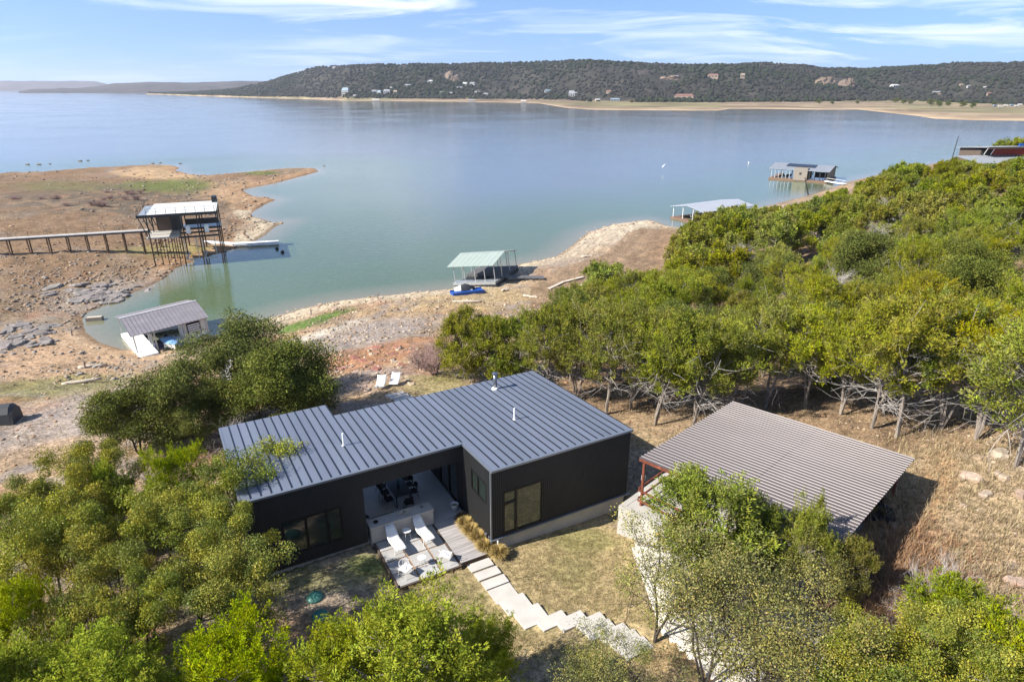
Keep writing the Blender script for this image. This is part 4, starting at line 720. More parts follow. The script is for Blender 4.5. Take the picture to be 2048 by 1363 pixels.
# dark utility cart under the carport's far right corner
def cpw(u, v): c, s = math.cos(CPA), math.sin(CPA); return CPO[0] + u * c - v * s, CPO[1] + u * s + v * c
x, y = cpw(8.3, 6.9); t = thing('utility_cart', 'black open utility cart half under the carport roof', 'utility cart', (x, y, gz1(x, y) + .02), CPA + .5)
mb = MB(); mb.prism([(-1.2, -.6), (.9, -.6), (1.25, -.45), (1.25, .45), (.9, .6), (-1.2, .6)], .38, [.8, .8, .72, .72, .8, .8]); mb.build('body', K['tabletop'], t)
MB().box(-1.25, -.58, .8, -.35, .58, .95).build('cargo_bed', K['black'], t); MB().box(-.3, -.5, .8, .15, .5, 1.15).build('seat', K['darkfab'], t)
cg = MB()
for sy in (-.55, .55): cg.tube([(-.35, sy, .8), (-.3, sy, 1.75), (.45, sy, 1.72), (.8, sy, .8)], .03, 6)
cg.build('roll_cage', K['black'], t); MB().box(-.33, -.6, 1.75, .5, .6, 1.8).build('canopy', K['black'], t)
MB().add([(.47, -.52, 1.68), (.47, .52, 1.68), (.8, .52, .85), (.8, -.52, .85)], [(0, 1, 2, 3)]).build('windshield', K['winA'], t)
for sx in (-.8, .85):
    for sy in (-.62, .62): MB().tube([(sx, sy - .1, .3), (sx, sy + .1, .3)], .31, 14).build('wheel', K['darkfab'], t)
# drive: concrete running from the carport past the trees to the right foreground
dr = MB(); pts = [cpw(.2, -.61), cpw(8.6, -.61), (14.6, 18.4), (16.2, 15), (20, 8), (24, -6), (16, -6), (12, 7), (8.6, 13), (6.9, 16.5), (5.7, 19.1), (5.5, 22.5)]
def fill_drape(poly, step, lift, name, mt):
    PG = np.array(poly); x0, y0 = PG.min(0); x1, y1 = PG.max(0); nx, ny = int((x1 - x0) / step) + 2, int((y1 - y0) / step) + 2
    xs, ys = np.meshgrid(x0 + np.arange(nx) * step, y0 + np.arange(ny) * step); ins = inpoly(xs, ys, PG); z = gz(xs, ys, False); i = np.arange(nx * ny).reshape(ny, nx)
    k = ins[:-1, :-1] & ins[1:, :-1] & ins[:-1, 1:] & ins[1:, 1:]; q = np.stack([i[:-1, :-1], i[:-1, 1:], i[1:, 1:], i[1:, :-1]], -1)[k]; us_, iv = np.unique(q, return_inverse=True)
    V = np.stack([xs, ys, z + lift], -1).reshape(-1, 3)[us_]; return obj(name, npmesh(name, V, iv.reshape(-1, 4), mt, None, True))
K['drive'] = mat('concrete_drive', (.50, .46, .40), .9, 0, .25, .12, .8, bump=.01, bscale=6, dirt=((.40, .33, .25), .35, .55))
dv = fill_drape(pts, .22, .10, 'driveway', K['drive']); sd = dv.modifiers.new('thickness', 'SOLIDIFY'); sd.thickness = .5; sd.offset = -1; dv['kind'] = 'structure'
# ------------------------------------------------------------------ docks
def frame(name, label, origin, rz, tilt=0., cat='boat dock'):
    t = thing(name, label, cat, origin, rz); t.rotation_euler = (0, tilt, rz); return t
def posts(t, pl, z0, ztop, w_, mt, name='post'):
    for x, y in pl: MB().bar((x, y, z0), (x, y, ztop(x, y) if callable(ztop) else ztop), w_).build(name, mt, t)
def sheets(t, x0, x1, n, y0, y1, za, zb, mt, th=.05, rib=.05):       # sloping roof made of sheets side by side, z from za at y0 to zb at y1
    for i in range(n):
        p, q = x0 + (x1 - x0) * i / n, x0 + (x1 - x0) * (i + 1) / n; m_ = MB(); m_.prism([(p, y0), (q - .01, y0), (q - .01, y1), (p, y1)], [za - th, za - th, zb - th, zb - th], [za, za, zb, zb])
        m_.prism([(p - .03, y0), (p + .03, y0), (p + .03, y1), (p - .03, y1)], [za] * 2 + [zb] * 2, [za + rib] * 2 + [zb + rib] * 2); m_.build('roof_panel', mt, t)
def sub(name, parent): o = bpy.data.objects.new(name, None); COL.objects.link(o); o.parent = parent; return o
# tall two-storey boat house on the left spit (FL corner of the roof is the origin)
TB = at(272, 432, -.5); tw = frame('boat_house', 'tall two-storey steel boat house with pale flat roof deck on long pilings', (TB[0], TB[1], WZ), rad(21.5), cat='boat house')
BW, BD, ZR, ZL = 12.6, 12.8, 9.5, 5.5
rf = sub('roof_deck', tw); 
for i in range(8): MB().box(1.5 + i * (BW - 1.5) / 8, .15, ZR - .22, 1.5 + (i + 1) * (BW - 1.5) / 8 - .012, BD, ZR).build('roof_panel', K['lightroof'], rf)
MB().box(-.1, -.02, ZR - .45, BW + .1, .145, ZR + .03).build('fascia', K['darksteel'], rf); MB().box(-.1, .15, ZR - .4, 1.48, BD, ZR - .3).build('stair_landing', K['galv'], rf)
MB().box(BW - 1.0, BD - 2.2, ZR, BW - .1, BD - .2, ZR + 1.1).build('stair_hatch', K['darksteel'], rf)
for i in range(8): MB().bar((1.5 + i * 1.55, .25, ZR), (1.5 + i * 1.55, .25, ZR + 1.05), .06).build('rail_post', K['darksteel'], rf)
for i in range(7): MB().bar((.0 + .05, .3 + i * 2, ZR - .3), (.05, .3 + i * 2, ZR + .9), .06).build('rail_post', K['darksteel'], rf)
for z in (.5, 1.02): MB().bar((1.5, .25, ZR + z), (BW, .25, ZR + z), .03).build('rail', K['darksteel'], rf); MB().bar((BW - .05, .3, ZR + z), (BW - .05, BD, ZR + z), .03).build('rail', K['darksteel'], rf); MB().bar((.05, .3, ZR + z - .15), (.05, BD, ZR + z - .15), .03).build('rail', K['darksteel'], rf)
for x in (1.4, 6.3, 9.3, BW - .15):
    for y in (.3, BD * .5, BD - .3): MB().bar((x, y, -2), (x, y, ZL), .21).build('piling', K['rustpost'], tw); MB().bar((x, y, ZL), (x, y, ZR - .22), .19).build('post', K['darksteel'], tw)
for x in (2.6, 3.6, 4.6, 5.4):
    for y in (1.0, BD * .4): MB().bar((x, y, -1), (x, y, ZL - .2), .14).build('piling', K['rustpost'], tw)
MB().box(.8, .2, ZL - .2, 6.0, BD * .55, ZL).build('lower_deck', K['concrete'], tw); MB().box(6.0, BD * .62, ZL - .2, BW, BD - .2, ZL).build('lower_deck', K['galv'], tw)
for y in (.3, BD * .33, BD * .62): MB().bar((6.0, y, ZL - .25), (BW, y, ZL - .25), .2, .3).build('beam', K['darksteel'], tw)
st_ = sub('storage_room', tw); MB().box(2.2, 6.6, ZL, 4.4, 9.5, ZR - .5).build('wall', K['panelbrown'], st_); MB().box(4.4, 6.5, ZL, 6.0, 9.5, ZR - .5).build('wall', K['darksteel'], st_)
for y in (.25, BD * .33, BD * .66, BD - .3): MB().bar((.15, y, ZR - .4), (1.2, y, ZL), .14).build('brace', K['darksteel'], tw)
for z in (ZL + .5, ZL + 1.0): MB().bar((.9, .3, z), (6.0, .3, z), .05).build('rail', K['darksteel'], tw)
bh = MB(); bh.box(6.8, BD * .55, ZL + .7, BW - .3, BD * .6, ZL + 1.7); bh.build('wind_screen', K['darksteel'], tw)
for x in (7.6, 10.6):                                                     # boat lifts hanging in the two slips
    l_ = sub('boat_lift', tw); MB().box(x - .35, .2, ZL + .4, x + .35, .9, ZL + 1.7).build('motor_cover', K['whitep'], l_); MB().bar((x - 1.0, .5, 1.2), (x - 1.0, .5, ZL), .12).build('guide_post', K['galv'], l_); MB().bar((x + 1.0, .5, 1.2), (x + 1.0, .5, ZL), .12).build('guide_post', K['galv'], l_)
    MB().bar((x - 1.1, .5, 1.2), (x + 1.1, .5, 1.2), .2).build('cradle', K['galv'], l_); MB().bar((x - 1.0, BD * .5, 1.2), (x - 1.0, .5, 1.2), .2).build('cradle', K['galv'], l_)
# walkway to the boat house
wk = thing('pier_walkway', 'long raised walkway on paired steel legs leading to the boat house', 'walkway', (0, 0, 0))
W0 = Vector((-128, 97.0, -4.35)); W1 = Vector((-67.0, 119.4, -4.5)); wd_ = (W1 - W0); wl_ = wd_.length; wd_.normalize(); sdv = Vector((-wd_.y, wd_.x, 0))
for i in range(22):
    p0, p1 = W0 + wd_ * (wl_ * i / 22 + .01), W0 + wd_ * (wl_ * (i + 1) / 22 - .02); MB().bar(p0, p1, 1.5, .16).build('deck_panel', K['concrete'], wk)
for sgn in (-1, 1): MB().bar(W0 + sdv * .66 * sgn - Vector((0, 0, .2)), W1 + sdv * .66 * sgn - Vector((0, 0, .2)), .12, .22).build('stringer', K['darksteel'], wk)
for i in range(22):
    c_ = W0 + wd_ * (wl_ * (i + .5) / 22)
    for sgn in (-1, 1):
        q = c_ + sdv * .6 * sgn; g = gz1(q.x, q.y); MB().bar((q.x, q.y, g - .4), (q.x, q.y, c_.z - .1), .16).build('leg', K['rustpost'], wk)
    q = c_ + sdv * .7; MB().bar((q.x, q.y, c_.z), (q.x, q.y, c_.z + 1.0), .06).build('rail_post', K['rustpost'], wk)
for z in (.55, 1.0): MB().bar(W0 + sdv * .7 + Vector((0, 0, z)), W1 + sdv * .7 + Vector((0, 0, z)), .03).build('rail', K['rustpost'], wk)
# pale ramp and float beside the boat house
f0, f1, f2 = Vector(at(405, 484, WZ + .9)), Vector(at(468, 488, WZ + .45)), Vector(at(557, 484, WZ + .4))
fd = thing('floating_ramp', 'long pale ramp and float lying on the water right of the boat house', 'floating dock', (0, 0, 0))
MB().bar(f0, f1, 1.6, .35).build('ramp', K['whitep'], fd)
for i in range(3): MB().bar(f1.lerp(f2, i / 3 + .008), f1.lerp(f2, (i + 1) / 3), 1.5, .42).build('float_section', K['whitep'], fd)
for x, y in ((554, 498), (565, 505)): X, Y, _ = at(x, y, WZ); t = thing('buoy', 'small black buoy off the end of the pale float', 'buoy', (X, Y, WZ), 0, 'black buoys by the float'); MB().lathe([(.1, -.2), (.35, 0), (.35, .25), (.12, .45)], 12).build('body', K['black'], t, True)
# grounded dock with mauve sheet roof, left foreground shore
g0 = at(268, 668, -7.1); gd = frame('boat_dock', 'small boat dock with mauve ribbed roof and white walkway, aground in the cove', (g0[0], g0[1], WZ), rad(40), rad(-3))
DL, DW = 8.6, 3.6
gr_ = sub('roof', gd); sheets(gr_, -.3, DL, 20, -.2, DW + .9, 2.75, 3.75, K['mauveroof']); sheets(gr_, -.3, DL, 20, 2 * DW + 2.0, DW + .91, 2.75, 3.75, K['mauveroof']); MB().tube([(-.3, DW + .9, 3.8), (DL, DW + .9, 3.8)], .07, 6).build('ridge_cap', K['whitep'], gr_)
for x in (0, 2.2, 5.6, 8.2):
    for y in (.1, 2 * DW + 1.6): MB().bar((x, y, -.3), (x, y, 2.75), .14).build('post', K['galv'], gd)
MB().box(-.2, -1.6, .1, 1.9, 8.6, .5).build('deck', K['whitep'], gd); MB().box(1.9, 6.8, .08, DL, 8.8, .46).build('deck', K['whitep'], gd); MB().box(5.4, -.4, .08, DL, 2.6, .46).build('deck', K['galv'], gd)
for i in range(6): MB().box(-.19, -1.5 + i * 1.7, .5, 1.89, .12 + i * 1.7, .53).build('deck_panel', K['whitep'], gd)
wc = sub('storage_locker', gd); siding_n = 16
for i in range(siding_n): MB().box(5.5 + i * .18, .25 + (i % 2) * .05, .46, 5.66 + i * .18, .4, 2.6).build('siding_strip', K['whitep'], wc)
for i in range(10): MB().box(5.35, .45 + i * .2, .46, 5.45 + (i % 2) * .04, .62 + i * .2, 2.6).build('siding_strip', K['whitep'], wc)
for i in range(5): MB().box(6.0, .12, 1.0 + i * .28, 7.4, .2, 1.16 + i * .28).build('louvre', K['white'], wc)
MB().box(5.9, .2, .9, 7.5, .25, 2.5).build('louvre_backing', K['darkfab'], wc)
for x, y in ((1.9, .6), (2.0, 2.6)): MB().bar((x, y, .5), (x + .02, y, 2.3), .22).build('lift_post', K['galv'], gd)
def boat(name, label, loc, rz, L_, W_, hm, cover, top=False):
    t = thing(name, label, 'boat', loc, rz); n, V = 12, []; secs = 9
    for i in range(secs):
        s = i / (secs - 1); wv = W_ / 2 * (1 - max(0, (s - .45) / .55) ** 2.2) + .02; x = -L_ / 2 + L_ * s; kz = .0 + .35 * max(0, (s - .6) / .4) ** 2; h = .75 + .25 * s
        for k in range(7): u = -1 + k / 3; V.append((x, u * wv, kz + (h - kz) * min(1, abs(u) ** 1.6 if abs(u) < 1 else 1)))
    F_ = [(i * 7 + k, i * 7 + k + 1, (i + 1) * 7 + k + 1, (i + 1) * 7 + k) for i in range(secs - 1) for k in range(6)] + [tuple(range(6, -1, -1))]
    MB().add(V, F_).build('hull', hm, t, True)
    V = []
    for i in range(secs):
        s = i / (secs - 1); wv = W_ / 2 * (1 - max(0, (s - .45) / .55) ** 2.2); x = -L_ / 2 + L_ * s
        for k in range(5): u = -1 + k / 2; V.append((x, u * wv * .96, .74 + .25 * s + .32 * (1 - u * u) * math.sin(math.pi * min(1, s * 1.1 + .05))))
    MB().add(V, [(i * 5 + k, i * 5 + k + 1, (i + 1) * 5 + k + 1, (i + 1) * 5 + k) for i in range(secs - 1) for k in range(4)]).build('cover', cover, t, True)
    MB().box(-L_ / 2 - .35, -.2, .2, -L_ / 2 - .01, .2, 1.1).build('outboard_motor', K['black'], t)
    return t
def gdw(x, y, z): c, s = math.cos(rad(40)), math.sin(rad(40)); return (g0[0] + x * c - y * s, g0[1] + x * s + y * c, WZ + z)
boat('small_boat', 'small white boat with pale blue cover beside the mauve-roofed dock', gdw(3.6, -.2, .35), rad(40 - 90), 4.2, 1.7, K['hull'], K['bluefab'])
t = thing('storage_box', 'navy blue box at the dock by the white walkway', 'box', gdw(2.5, .9, .3), rad(44)); MB().box(-.4, -.5, 0, .4, .5, .75).build('body', mat('navy_plastic', (.02, .03, .09), .5), t); MB().box(-.43, -.53, .752, .43, .53, .82).build('lid', K['darkfab'], t)
# dock with pale green gable roof, heeled over on the bank
n0 = at(910, 566, WZ + .4); nd_ = frame('boat_dock', 'boat dock with pale green gable roof heeled over on the bank', (n0[0], n0[1], WZ + .1), rad(-20), rad(-7))
NL, NW = 7.2, 10.2
nrf = sub('roof', nd_); sheets(nrf, -.7, NL + .1, 9, -.5, NW / 2, 3.15, 4.15, K['greenroof'], .05, .02); sheets(nrf, -.7, NL + .1, 9, NW + .5, NW / 2 + .01, 3.15, 4.15, K['greenroof'], .05, .02)
for x in (.1, 1.9, 3.7, 5.4, NL - .1):
    for y in (.1, NW - .1): MB().bar((x, y, .2), (x, y, 3.2), .10).build('post', K['galv'], nd_)
for y in (3.2, 6.8): MB().bar((NL - .1, y, .2), (NL - .1, y, 3.7), .10).build('post', K['galv'], nd_); MB().bar((.1, y, .2), (.1, y, 3.7), .10).build('post', K['galv'], nd_)
for y in (.1, NW - .1): MB().bar((0, y, 3.08), (NL, y, 3.08), .1).build('beam', K['galv'], nd_)
MB().bar((NL - .1, 0, 3.1), (NL - .1, NW / 2, 4.05), .09).build('rafter', K['galv'], nd_); MB().bar((NL - .1, NW, 3.1), (NL - .1, NW / 2, 4.05), .09).build('rafter', K['galv'], nd_)
for k in range(9): MB().box(-.2 + k * .83, -.3, 0, .6 + k * .83, 1.3, .42).build('deck_panel', K['galv'], nd_)
for k in range(9): MB().box(-.2 + k * .83, 5.2, 0, .6 + k * .83, NW + .3, .42).build('deck_panel', K['dockdeck'], nd_)
MB().box(NL - 1.6, 1.3, .0, NL + .25, 5.2, .40).build('deck_panel', K['dockdeck'], nd_); MB().box(-.15, -.25, -.5, NL + .2, NW, -.02).build('float', K['darksteel'], nd_)
def ndw(x, y, z): c, s = math.cos(rad(-20)), math.sin(rad(-20)); return (n0[0] + x * c - y * s, n0[1] + x * s + y * c, WZ + .1 + z + x * .12)
gw = thing('gangway', 'grey gangway from the green-roofed dock up the bank', 'gangway', (0, 0, 0)); q0, q1 = Vector(ndw(7.4, 3.4, .35)), Vector(ndw(13.4, 5.4, .35)); q1.z = gz1(q1.x, q1.y) + .35
for i in range(6): MB().bar(q0.lerp(q1, i / 6 + .006), q0.lerp(q1, (i + 1) / 6), 1.5, .14).build('deck_panel', K['dockdeck'], gw)
mid = q0.lerp(q1, .62); MB().box(mid.x - .8, mid.y - .9, gz1(mid.x, mid.y) - .3, mid.x + .7, mid.y + .6, mid.z - .09).build('float_block', K['darksteel'], gw)
# blue float with a covered jet ski
p_ = Vector(gpix(978, 590)); bf = thing('jetski_float', 'bright blue plastic float with slots, pulled up on the shore', 'float', (p_.x - 3.4, p_.y + .6, gz1(p_.x - 3.4, p_.y + .6) + .05), rad(22))
for i in range(9):
    for j in range(2): MB().box(-2.4 + i * .56, -.75 + j * .78, .0, -2.4 + i * .56 + .52, -.75 + j * .78 + .74, .38).build('float_cell', K['blue'], bf)
for sy in (-.86, .82): MB().box(-2.4, sy, .05, 2.6, sy + .09, .52).build('side_rail', K['blue'], bf)
q = bf.location; js = thing('jet_ski', 'jet ski under a white and dark grey cover on the blue float', 'jet ski', (q.x - .5, q.y + .55, q.z + .38), rad(16))
V = []; pr = [(-1.5, .25, .35), (-1.2, .5, .55), (-.5, .56, .8), (.2, .56, 1.05), (.8, .5, .85), (1.5, .3, .5), (1.75, .05, .4)]
for x, wv, h in pr:
    for k in range(7): u = -1 + k / 3; V.append((x, u * wv, .08 + (h - .08) * (1 - abs(u) ** 2.4)))
fc_ = [(i * 7 + k, i * 7 + k + 1, (i + 1) * 7 + k + 1, (i + 1) * 7 + k) for i in range(6) for k in range(6)]
MB().add(V, [f for f in fc_ if f[0] // 7 >= 2]).build('dark_cover', mat('charcoal_cover', (.03, .033, .04), .7), js, True); MB().add(V, [f for f in fc_ if f[0] // 7 < 2]).build('white_cover', K['white'], js, True); MB().box(-1.4, -.45, 0, 1.3, .45, .16).build('hull', K['hull'], js)
q = Vector(gpix(922, 585)); cn = thing('paddle_board', 'red and white paddle board lying at the water left of the blue float', 'paddle board', (q.x, q.y, gz1(q.x, q.y) + .06), rad(20)); mb = MB(); ol = [(1.5 * math.cos(a), .38 * math.sin(a)) for a in np.linspace(0, 6.283, 17)[:-1]]; mb.prism(ol, 0, .1); mb.build('board', K['white'], cn); mb = MB(); mb.prism([(x * .9, y * .55 - .05) for x, y in ol], .104, .115); mb.build('red_stripe', K['redwall'], cn)
for (x, y), (x2, y2), l in (((1098, 581), (1128, 567), 'bleached plank lying below the end of the gangway'), ((1128, 568), (1166, 560), 'wide pale plank leading on from the gangway towards the trees'), ((1140, 576), (1168, 574), 'short pale plank under the wide one')):
    a_, b2 = Vector(gpix(x, y)), Vector(gpix(x2, y2)); t = thing('plank', l, 'plank', a_, 0, 'planks by the gangway'); MB().bar((0, 0, .15), tuple(b2 - a_ + Vector((0, 0, .2))), .55, .1).build('board', K['driftwood'], t); MB().bar(((b2 - a_) * .3 + Vector((0, 0, -.1))), ((b2 - a_) * .3 + Vector((.1, .3, .12))), .2).build('block', K['driftwood'], t)
# dock with pale metal roof, partly behind the trees
d0 = at(1345, 434, WZ + .3); d2 = frame('boat_dock', 'open boat dock with broad pale grey roof partly hidden by treetops', (d0[0], d0[1], WZ), rad(-58))
EL, EW = 9.6, 17.
er = sub('roof', d2); sheets(er, -.5, EL / 2, 5, -.5, EW + .5, 3.2, 3.2, K['whiteroof'], .06, .03)
for o_ in list(er.children): bpy.data.objects.remove(o_)
def hip(t, x0, x1, y0, y1, ze, zr, n, mt):
    xm = (x0 + x1) / 2
    for sd_ in (0, 1):
        for i in range(n):
            p, q = y0 + (y1 - y0) * i / n, y0 + (y1 - y0) * (i + 1) / n - .02; xa, xb = (x0, xm) if sd_ == 0 else (x1, xm)
            MB().prism([(xa, p), (xb, p), (xb, q), (xa, q)] if sd_ == 0 else [(xb, p), (xa, p), (xa, q), (xb, q)], [ze - .1, zr - .1, zr - .1, ze - .1] if sd_ == 0 else [zr - .1, ze - .1, ze - .1, zr - .1], [ze, zr, zr, ze] if sd_ == 0 else [zr, ze, ze, zr]).build('roof_panel', mt, t)
hip(er, -.5, EL + .5, -.5, EW + .5, 3.0, 3.9, 10, K['whiteroof'])
for y in (.1, 3.4, 6.7, 10, 13.4, EW - .1):
    for x in (.1, EL - .1): MB().bar((x, y, .3), (x, y, 3.1), .12).build('post', K['whitep'], d2)
for x in (3.2, 6.4): MB().bar((x, .1, .3), (x, .1, 3.5), .12).build('post', K['whitep'], d2)
for k in range(12): MB().box(-.3 + k * .86, -.4, 0, .52 + k * .86, 1.2, .4).build('deck_panel', K['wooddeck'], d2)
MB().box(-.3, 1.2, 0, 1.2, EW, .38).build('deck_panel', K['wooddeck'], d2); MB().box(EL - 1.2, 1.2, 0, EL + .3, EW, .38).build('deck_panel', K['wooddeck'], d2)
for k in range(7): MB().box(k * 1.4, -.35, -.5, k * 1.4 + .9, .9, -.02).build('float', K['darksteel'], d2)
c, s = math.cos(rad(-58)), math.sin(rad(-58)); boat('covered_boat', 'white powerboat with grey cover under the pale grey dock roof', (d0[0] + 4.8 * c - 5.5 * s, d0[1] + 4.8 * s + 5.5 * c, WZ + .4), rad(-58 + 90), 7.0, 2.5, K['hull'], K['fargrey'])
# big double-slip floating boat house far right
h0 = at(1541, 356, WZ + .3); h1 = at(1652, 364, WZ + .3); ha = math.atan2(h1[1] - h0[1], h1[0] - h0[0]); hb = frame('boat_house', 'wide floating boat house with grey roof and tan middle room, far right', (h0[0], h0[1], WZ), ha, cat='boat house')
QL = math.hypot(h1[0] - h0[0], h1[1] - h0[1]); QW = 15.
hr = sub('roof', hb); sheets(hr, -.8, QL + .8, 14, -.8, QW / 2, 3.7, 5.0, K['greyroof'], .1, .04); sheets(hr, -.8, QL + .8, 14, QW + .8, QW / 2 + .01, 3.7, 5.0, K['greyroof'], .1, .04)
for i in range(6): MB().prism([(4 + i * 1.6, QW * .2), (5.5 + i * 1.6, QW * .2), (5.5 + i * 1.6, QW * .44), (4 + i * 1.6, QW * .44)], [4.42] * 2 + [4.95] * 2, [4.5] * 2 + [5.03] * 2).build('solar_panel', K['solar'], hr)
MB().box(-.5, -.6, 0, QL + .5, 1.3, .55).build('deck', K['wooddeck'], hb); MB().box(-.5, 1.3, 0, 1, QW, .54).build('deck', K['wooddeck'], hb); MB().box(QL - 1, 1.3, 0, QL + .5, QW, .54).build('deck', K['wooddeck'], hb)
rm_ = sub('room', hb); MB().box(QL * .42, -.75, .3, QL * .66, QW * .5, 4.3).build('wall', K['tan'], rm_); MB().box(QL * .52, -.80, 2.2, QL * .56, -.755, 2.9).build('window', K['farglass'], rm_)
for i in range(6): MB().bar((.2 + i * QL * .4 / 6, -.3, .5), (.2 + i * QL * .4 / 6, -.3, 3.75), .22).build('post', K['galv'], hb)
for i in range(4): MB().bar((QL * .70 + i * QL * .3 / 3.3, -.3, .5), (QL * .70 + i * QL * .3 / 3.3, -.3, 3.75), .22).build('post', K['darksteel'], hb)
for i in range(6): MB().bar((.2 + i * QL / 5.1, QW - .3, .5), (.2 + i * QL / 5.1, QW - .3, 3.75), .25).build('post', K['darksteel'], hb)
MB().box(QL - .3, 2, .55, QL, QW - 1, 3.8).build('wall', K['tan'], hb); MB().box(QL * .70, QW * .55, .55, QL * .96, QW * .6, 2.4).build('wind_screen', K['darksteel'], hb)
c, s = math.cos(ha), math.sin(ha); boat('moored_boat', 'dark-covered boat in the left slip of the far floating boat house', (h0[0] + 4.5 * c - 6 * s, h0[1] + 4.5 * s + 6 * c, WZ + .1), ha + 1.57, 7, 2.4, K['hull'], K['darkfab'])
gg = thing('gangway', 'pale gangway from the far boat house to the wooded shore', 'gangway', (0, 0, 0)); q0, q1 = Vector((h1[0], h1[1], WZ + .6)), Vector(at(1690, 368, WZ + .9)); MB().bar(q0, q1, 1.4, .25).build('deck_panel', K['whitep'], gg); MB().bar(q0 + Vector((0, 0, 1)), q1 + Vector((0, 0, 1)), .08).build('rail', K['whitep'], gg)
for x, y, h, ti, l in ((1907, 303, 5., .12, 'tall dark bare pole rising above the treetops near the red house'), (1617, 391, 5.5, -.35, 'leaning dark pole at the shore below the far boat house')):
    X, Y, Z = (at(x, y, -4.5) if x > 1800 else gpix(x, y)); t = thing('pole', l, 'pole', (X, Y, gz1(X, Y) - .3), 0); H_ = 11. if x > 1800 else h
    MB().tube([(0, 0, 0), (ti * h * .5, 0, H_ * .5), (ti * h, 0, H_)], [.22, .18, .12], 7).build('shaft', K['darksteel'], t); MB().tube([(ti * h * .8 - .5, 0, H_ * .8), (ti * h * .8 + .5, .1, H_ * .83)], .05, 5).build('crossarm', K['darksteel'], t)
# birds over the water, marker buoys
for x, y, l in ((1326, 343, 'white heron flying low over the middle of the lake'), (1497, 327, 'white marker float on the water left of the far boat house')):
    X, Y, _ = at(x, y, WZ); t = thing('marker_pole' if x > 1400 else 'flying_bird', l, 'buoy' if x > 1400 else 'bird', (X, Y, WZ + (0 if x > 1400 else 2)), .6); t.scale = (.7,) * 3
    if x > 1400: MB().lathe([(.2, -.2), (.3, .2), (.3, .9), (.1, 1.2)], 10).build('body', K['white'], t)
    else: MB().add([(0, -.45, .05), (0, .7, .15), (.0, .1, .22), (.12, .1, .05), (-.12, .1, .05)], [(0, 3, 2), (0, 2, 4), (1, 2, 3), (1, 4, 2), (0, 4, 3), (1, 3, 4)]).build('body', K['white'], t); MB().add([(0, -.15, .15), (0, .25, .17), (.7, .25, .75), (1.2, -.1, 1.1)], [(0, 1, 2, 3)]).build('wing', K['white'], t); MB().add([(0, -.15, .15), (0, .25, .17), (-.7, .25, -.3), (-1.2, -.1, -.75)], [(3, 2, 1, 0)]).build('wing', K['white'], t)
# house with red wall at the right edge
r0_ = at(1962, 327, 3.6); rh = None; rh = thing('red_house', 'house with red wall and grey metal roofs among the treetops, right edge', 'house', (r0_[0], r0_[1], 0), rad(10))
rh.scale = (.8, .8, .82); rh.location.z = .6; rl = sub('lower_roof', rh); sheets(rl, 0, 22, 18, 0, 9.5, 3.6, 4.9, K['greyroof'], .1, .1); ur = sub('upper_roof', rh); sheets(ur, 7.5, 26, 14, 6, 18, 7.5, 6.6, K['greyroof'], .15, .1); MB().box(7.4, 5.9, 7.0, 26, 6.0, 7.55).build('fascia', K['panelbrown'], ur)
MB().box(12.5, 9.5, 3, 26, 17.5, 6.55).build('wall', K['redwall'], rh); MB().box(8.5, 9.6, 3, 12.5, 17.5, 6.55).build('wall', K['panelbrown'], rh); MB().box(.9, 2.5, -4, 22, 9.6, 3.5).build('wall', K['panelbrown'], rh); MB().box(9, 9.4, 5.0, 12, 9.55, 6.3).build('window', K['farglass'], rh); MB().box(1.5, 9.3, 9.25, 4.5, 9.6, 9.3).build('vent', K['whitep'], rh)
for o_ in [o for o in rh.children if o.name.startswith('vent')]: bpy.data.objects.remove(o_)
for x in (8.2, 10.6): MB().tube([(x, 8, 5.2), (x - .5, 6.6, 7.0)], .1, 6).build('brace', K['whitep'], rh)
MB().box(20, 8, 7.3, 23, 8.4, 8.2).build('tarp', K['blue'], ur)
# dark mound at the left edge, and the white thing behind the oak
p_ = at(-4, 846, -5.4); t = thing('tarp_mound', 'dark grey tarp-covered hump cut by the left picture edge', 'covered trailer', (p_[0], p_[1], gz1(p_[0], p_[1]) - .1), .3)
mb = MB(); V = []
for i in range(7):
    an = math.pi * i / 6
    for x in (-1.6, -1.3, 1.2, 1.45): V.append((x, -1.0 * math.cos(an), (1.6 if abs(x) < 1.4 else 1.35) * math.sin(an) ** .6))
mb.add(V, [(i * 4 + k, i * 4 + k + 1, i * 4 + k + 5, i * 4 + k + 4) for i in range(6) for k in range(3)] + [tuple(i * 4 for i in range(7)), tuple(i * 4 + 3 for i in range(6, -1, -1))]); mb.build('tarp', mat('charcoal_tarp', (.03, .032, .036), .7), t); MB().tube([(-1.62, -.9, .3), (-1.62, .9, .3)], .03, 6).build('rope', K['whitep'], t)
p_ = gpix(452, 812); t = thing('propped_canoe', 'white canoe hull leaning upright behind the dark oak', 'canoe', (p_[0], p_[1], gz1(p_[0], p_[1])), -.2)
V = []
for i in range(11):
    s_3 = i / 10; wv = .55 * math.sin(math.pi * (.06 + .88 * s_3)) ** .7
    for k in range(7): u = -1 + k / 3; V.append((u * wv, .55 * (1 - u * u) * wv / .55 * .6 + 1.2 * s_3, 3.9 * s_3))
MB().add(V, [(i * 7 + k, i * 7 + k + 1, i * 7 + k + 8, i * 7 + k + 7) for i in range(10) for k in range(6)]).build('hull', K['hull'], t, True); MB().tube([(.3, 1.4, 2.6), (.5, 2.4, 0)], .04, 6).build('prop', K['driftwood'], t)
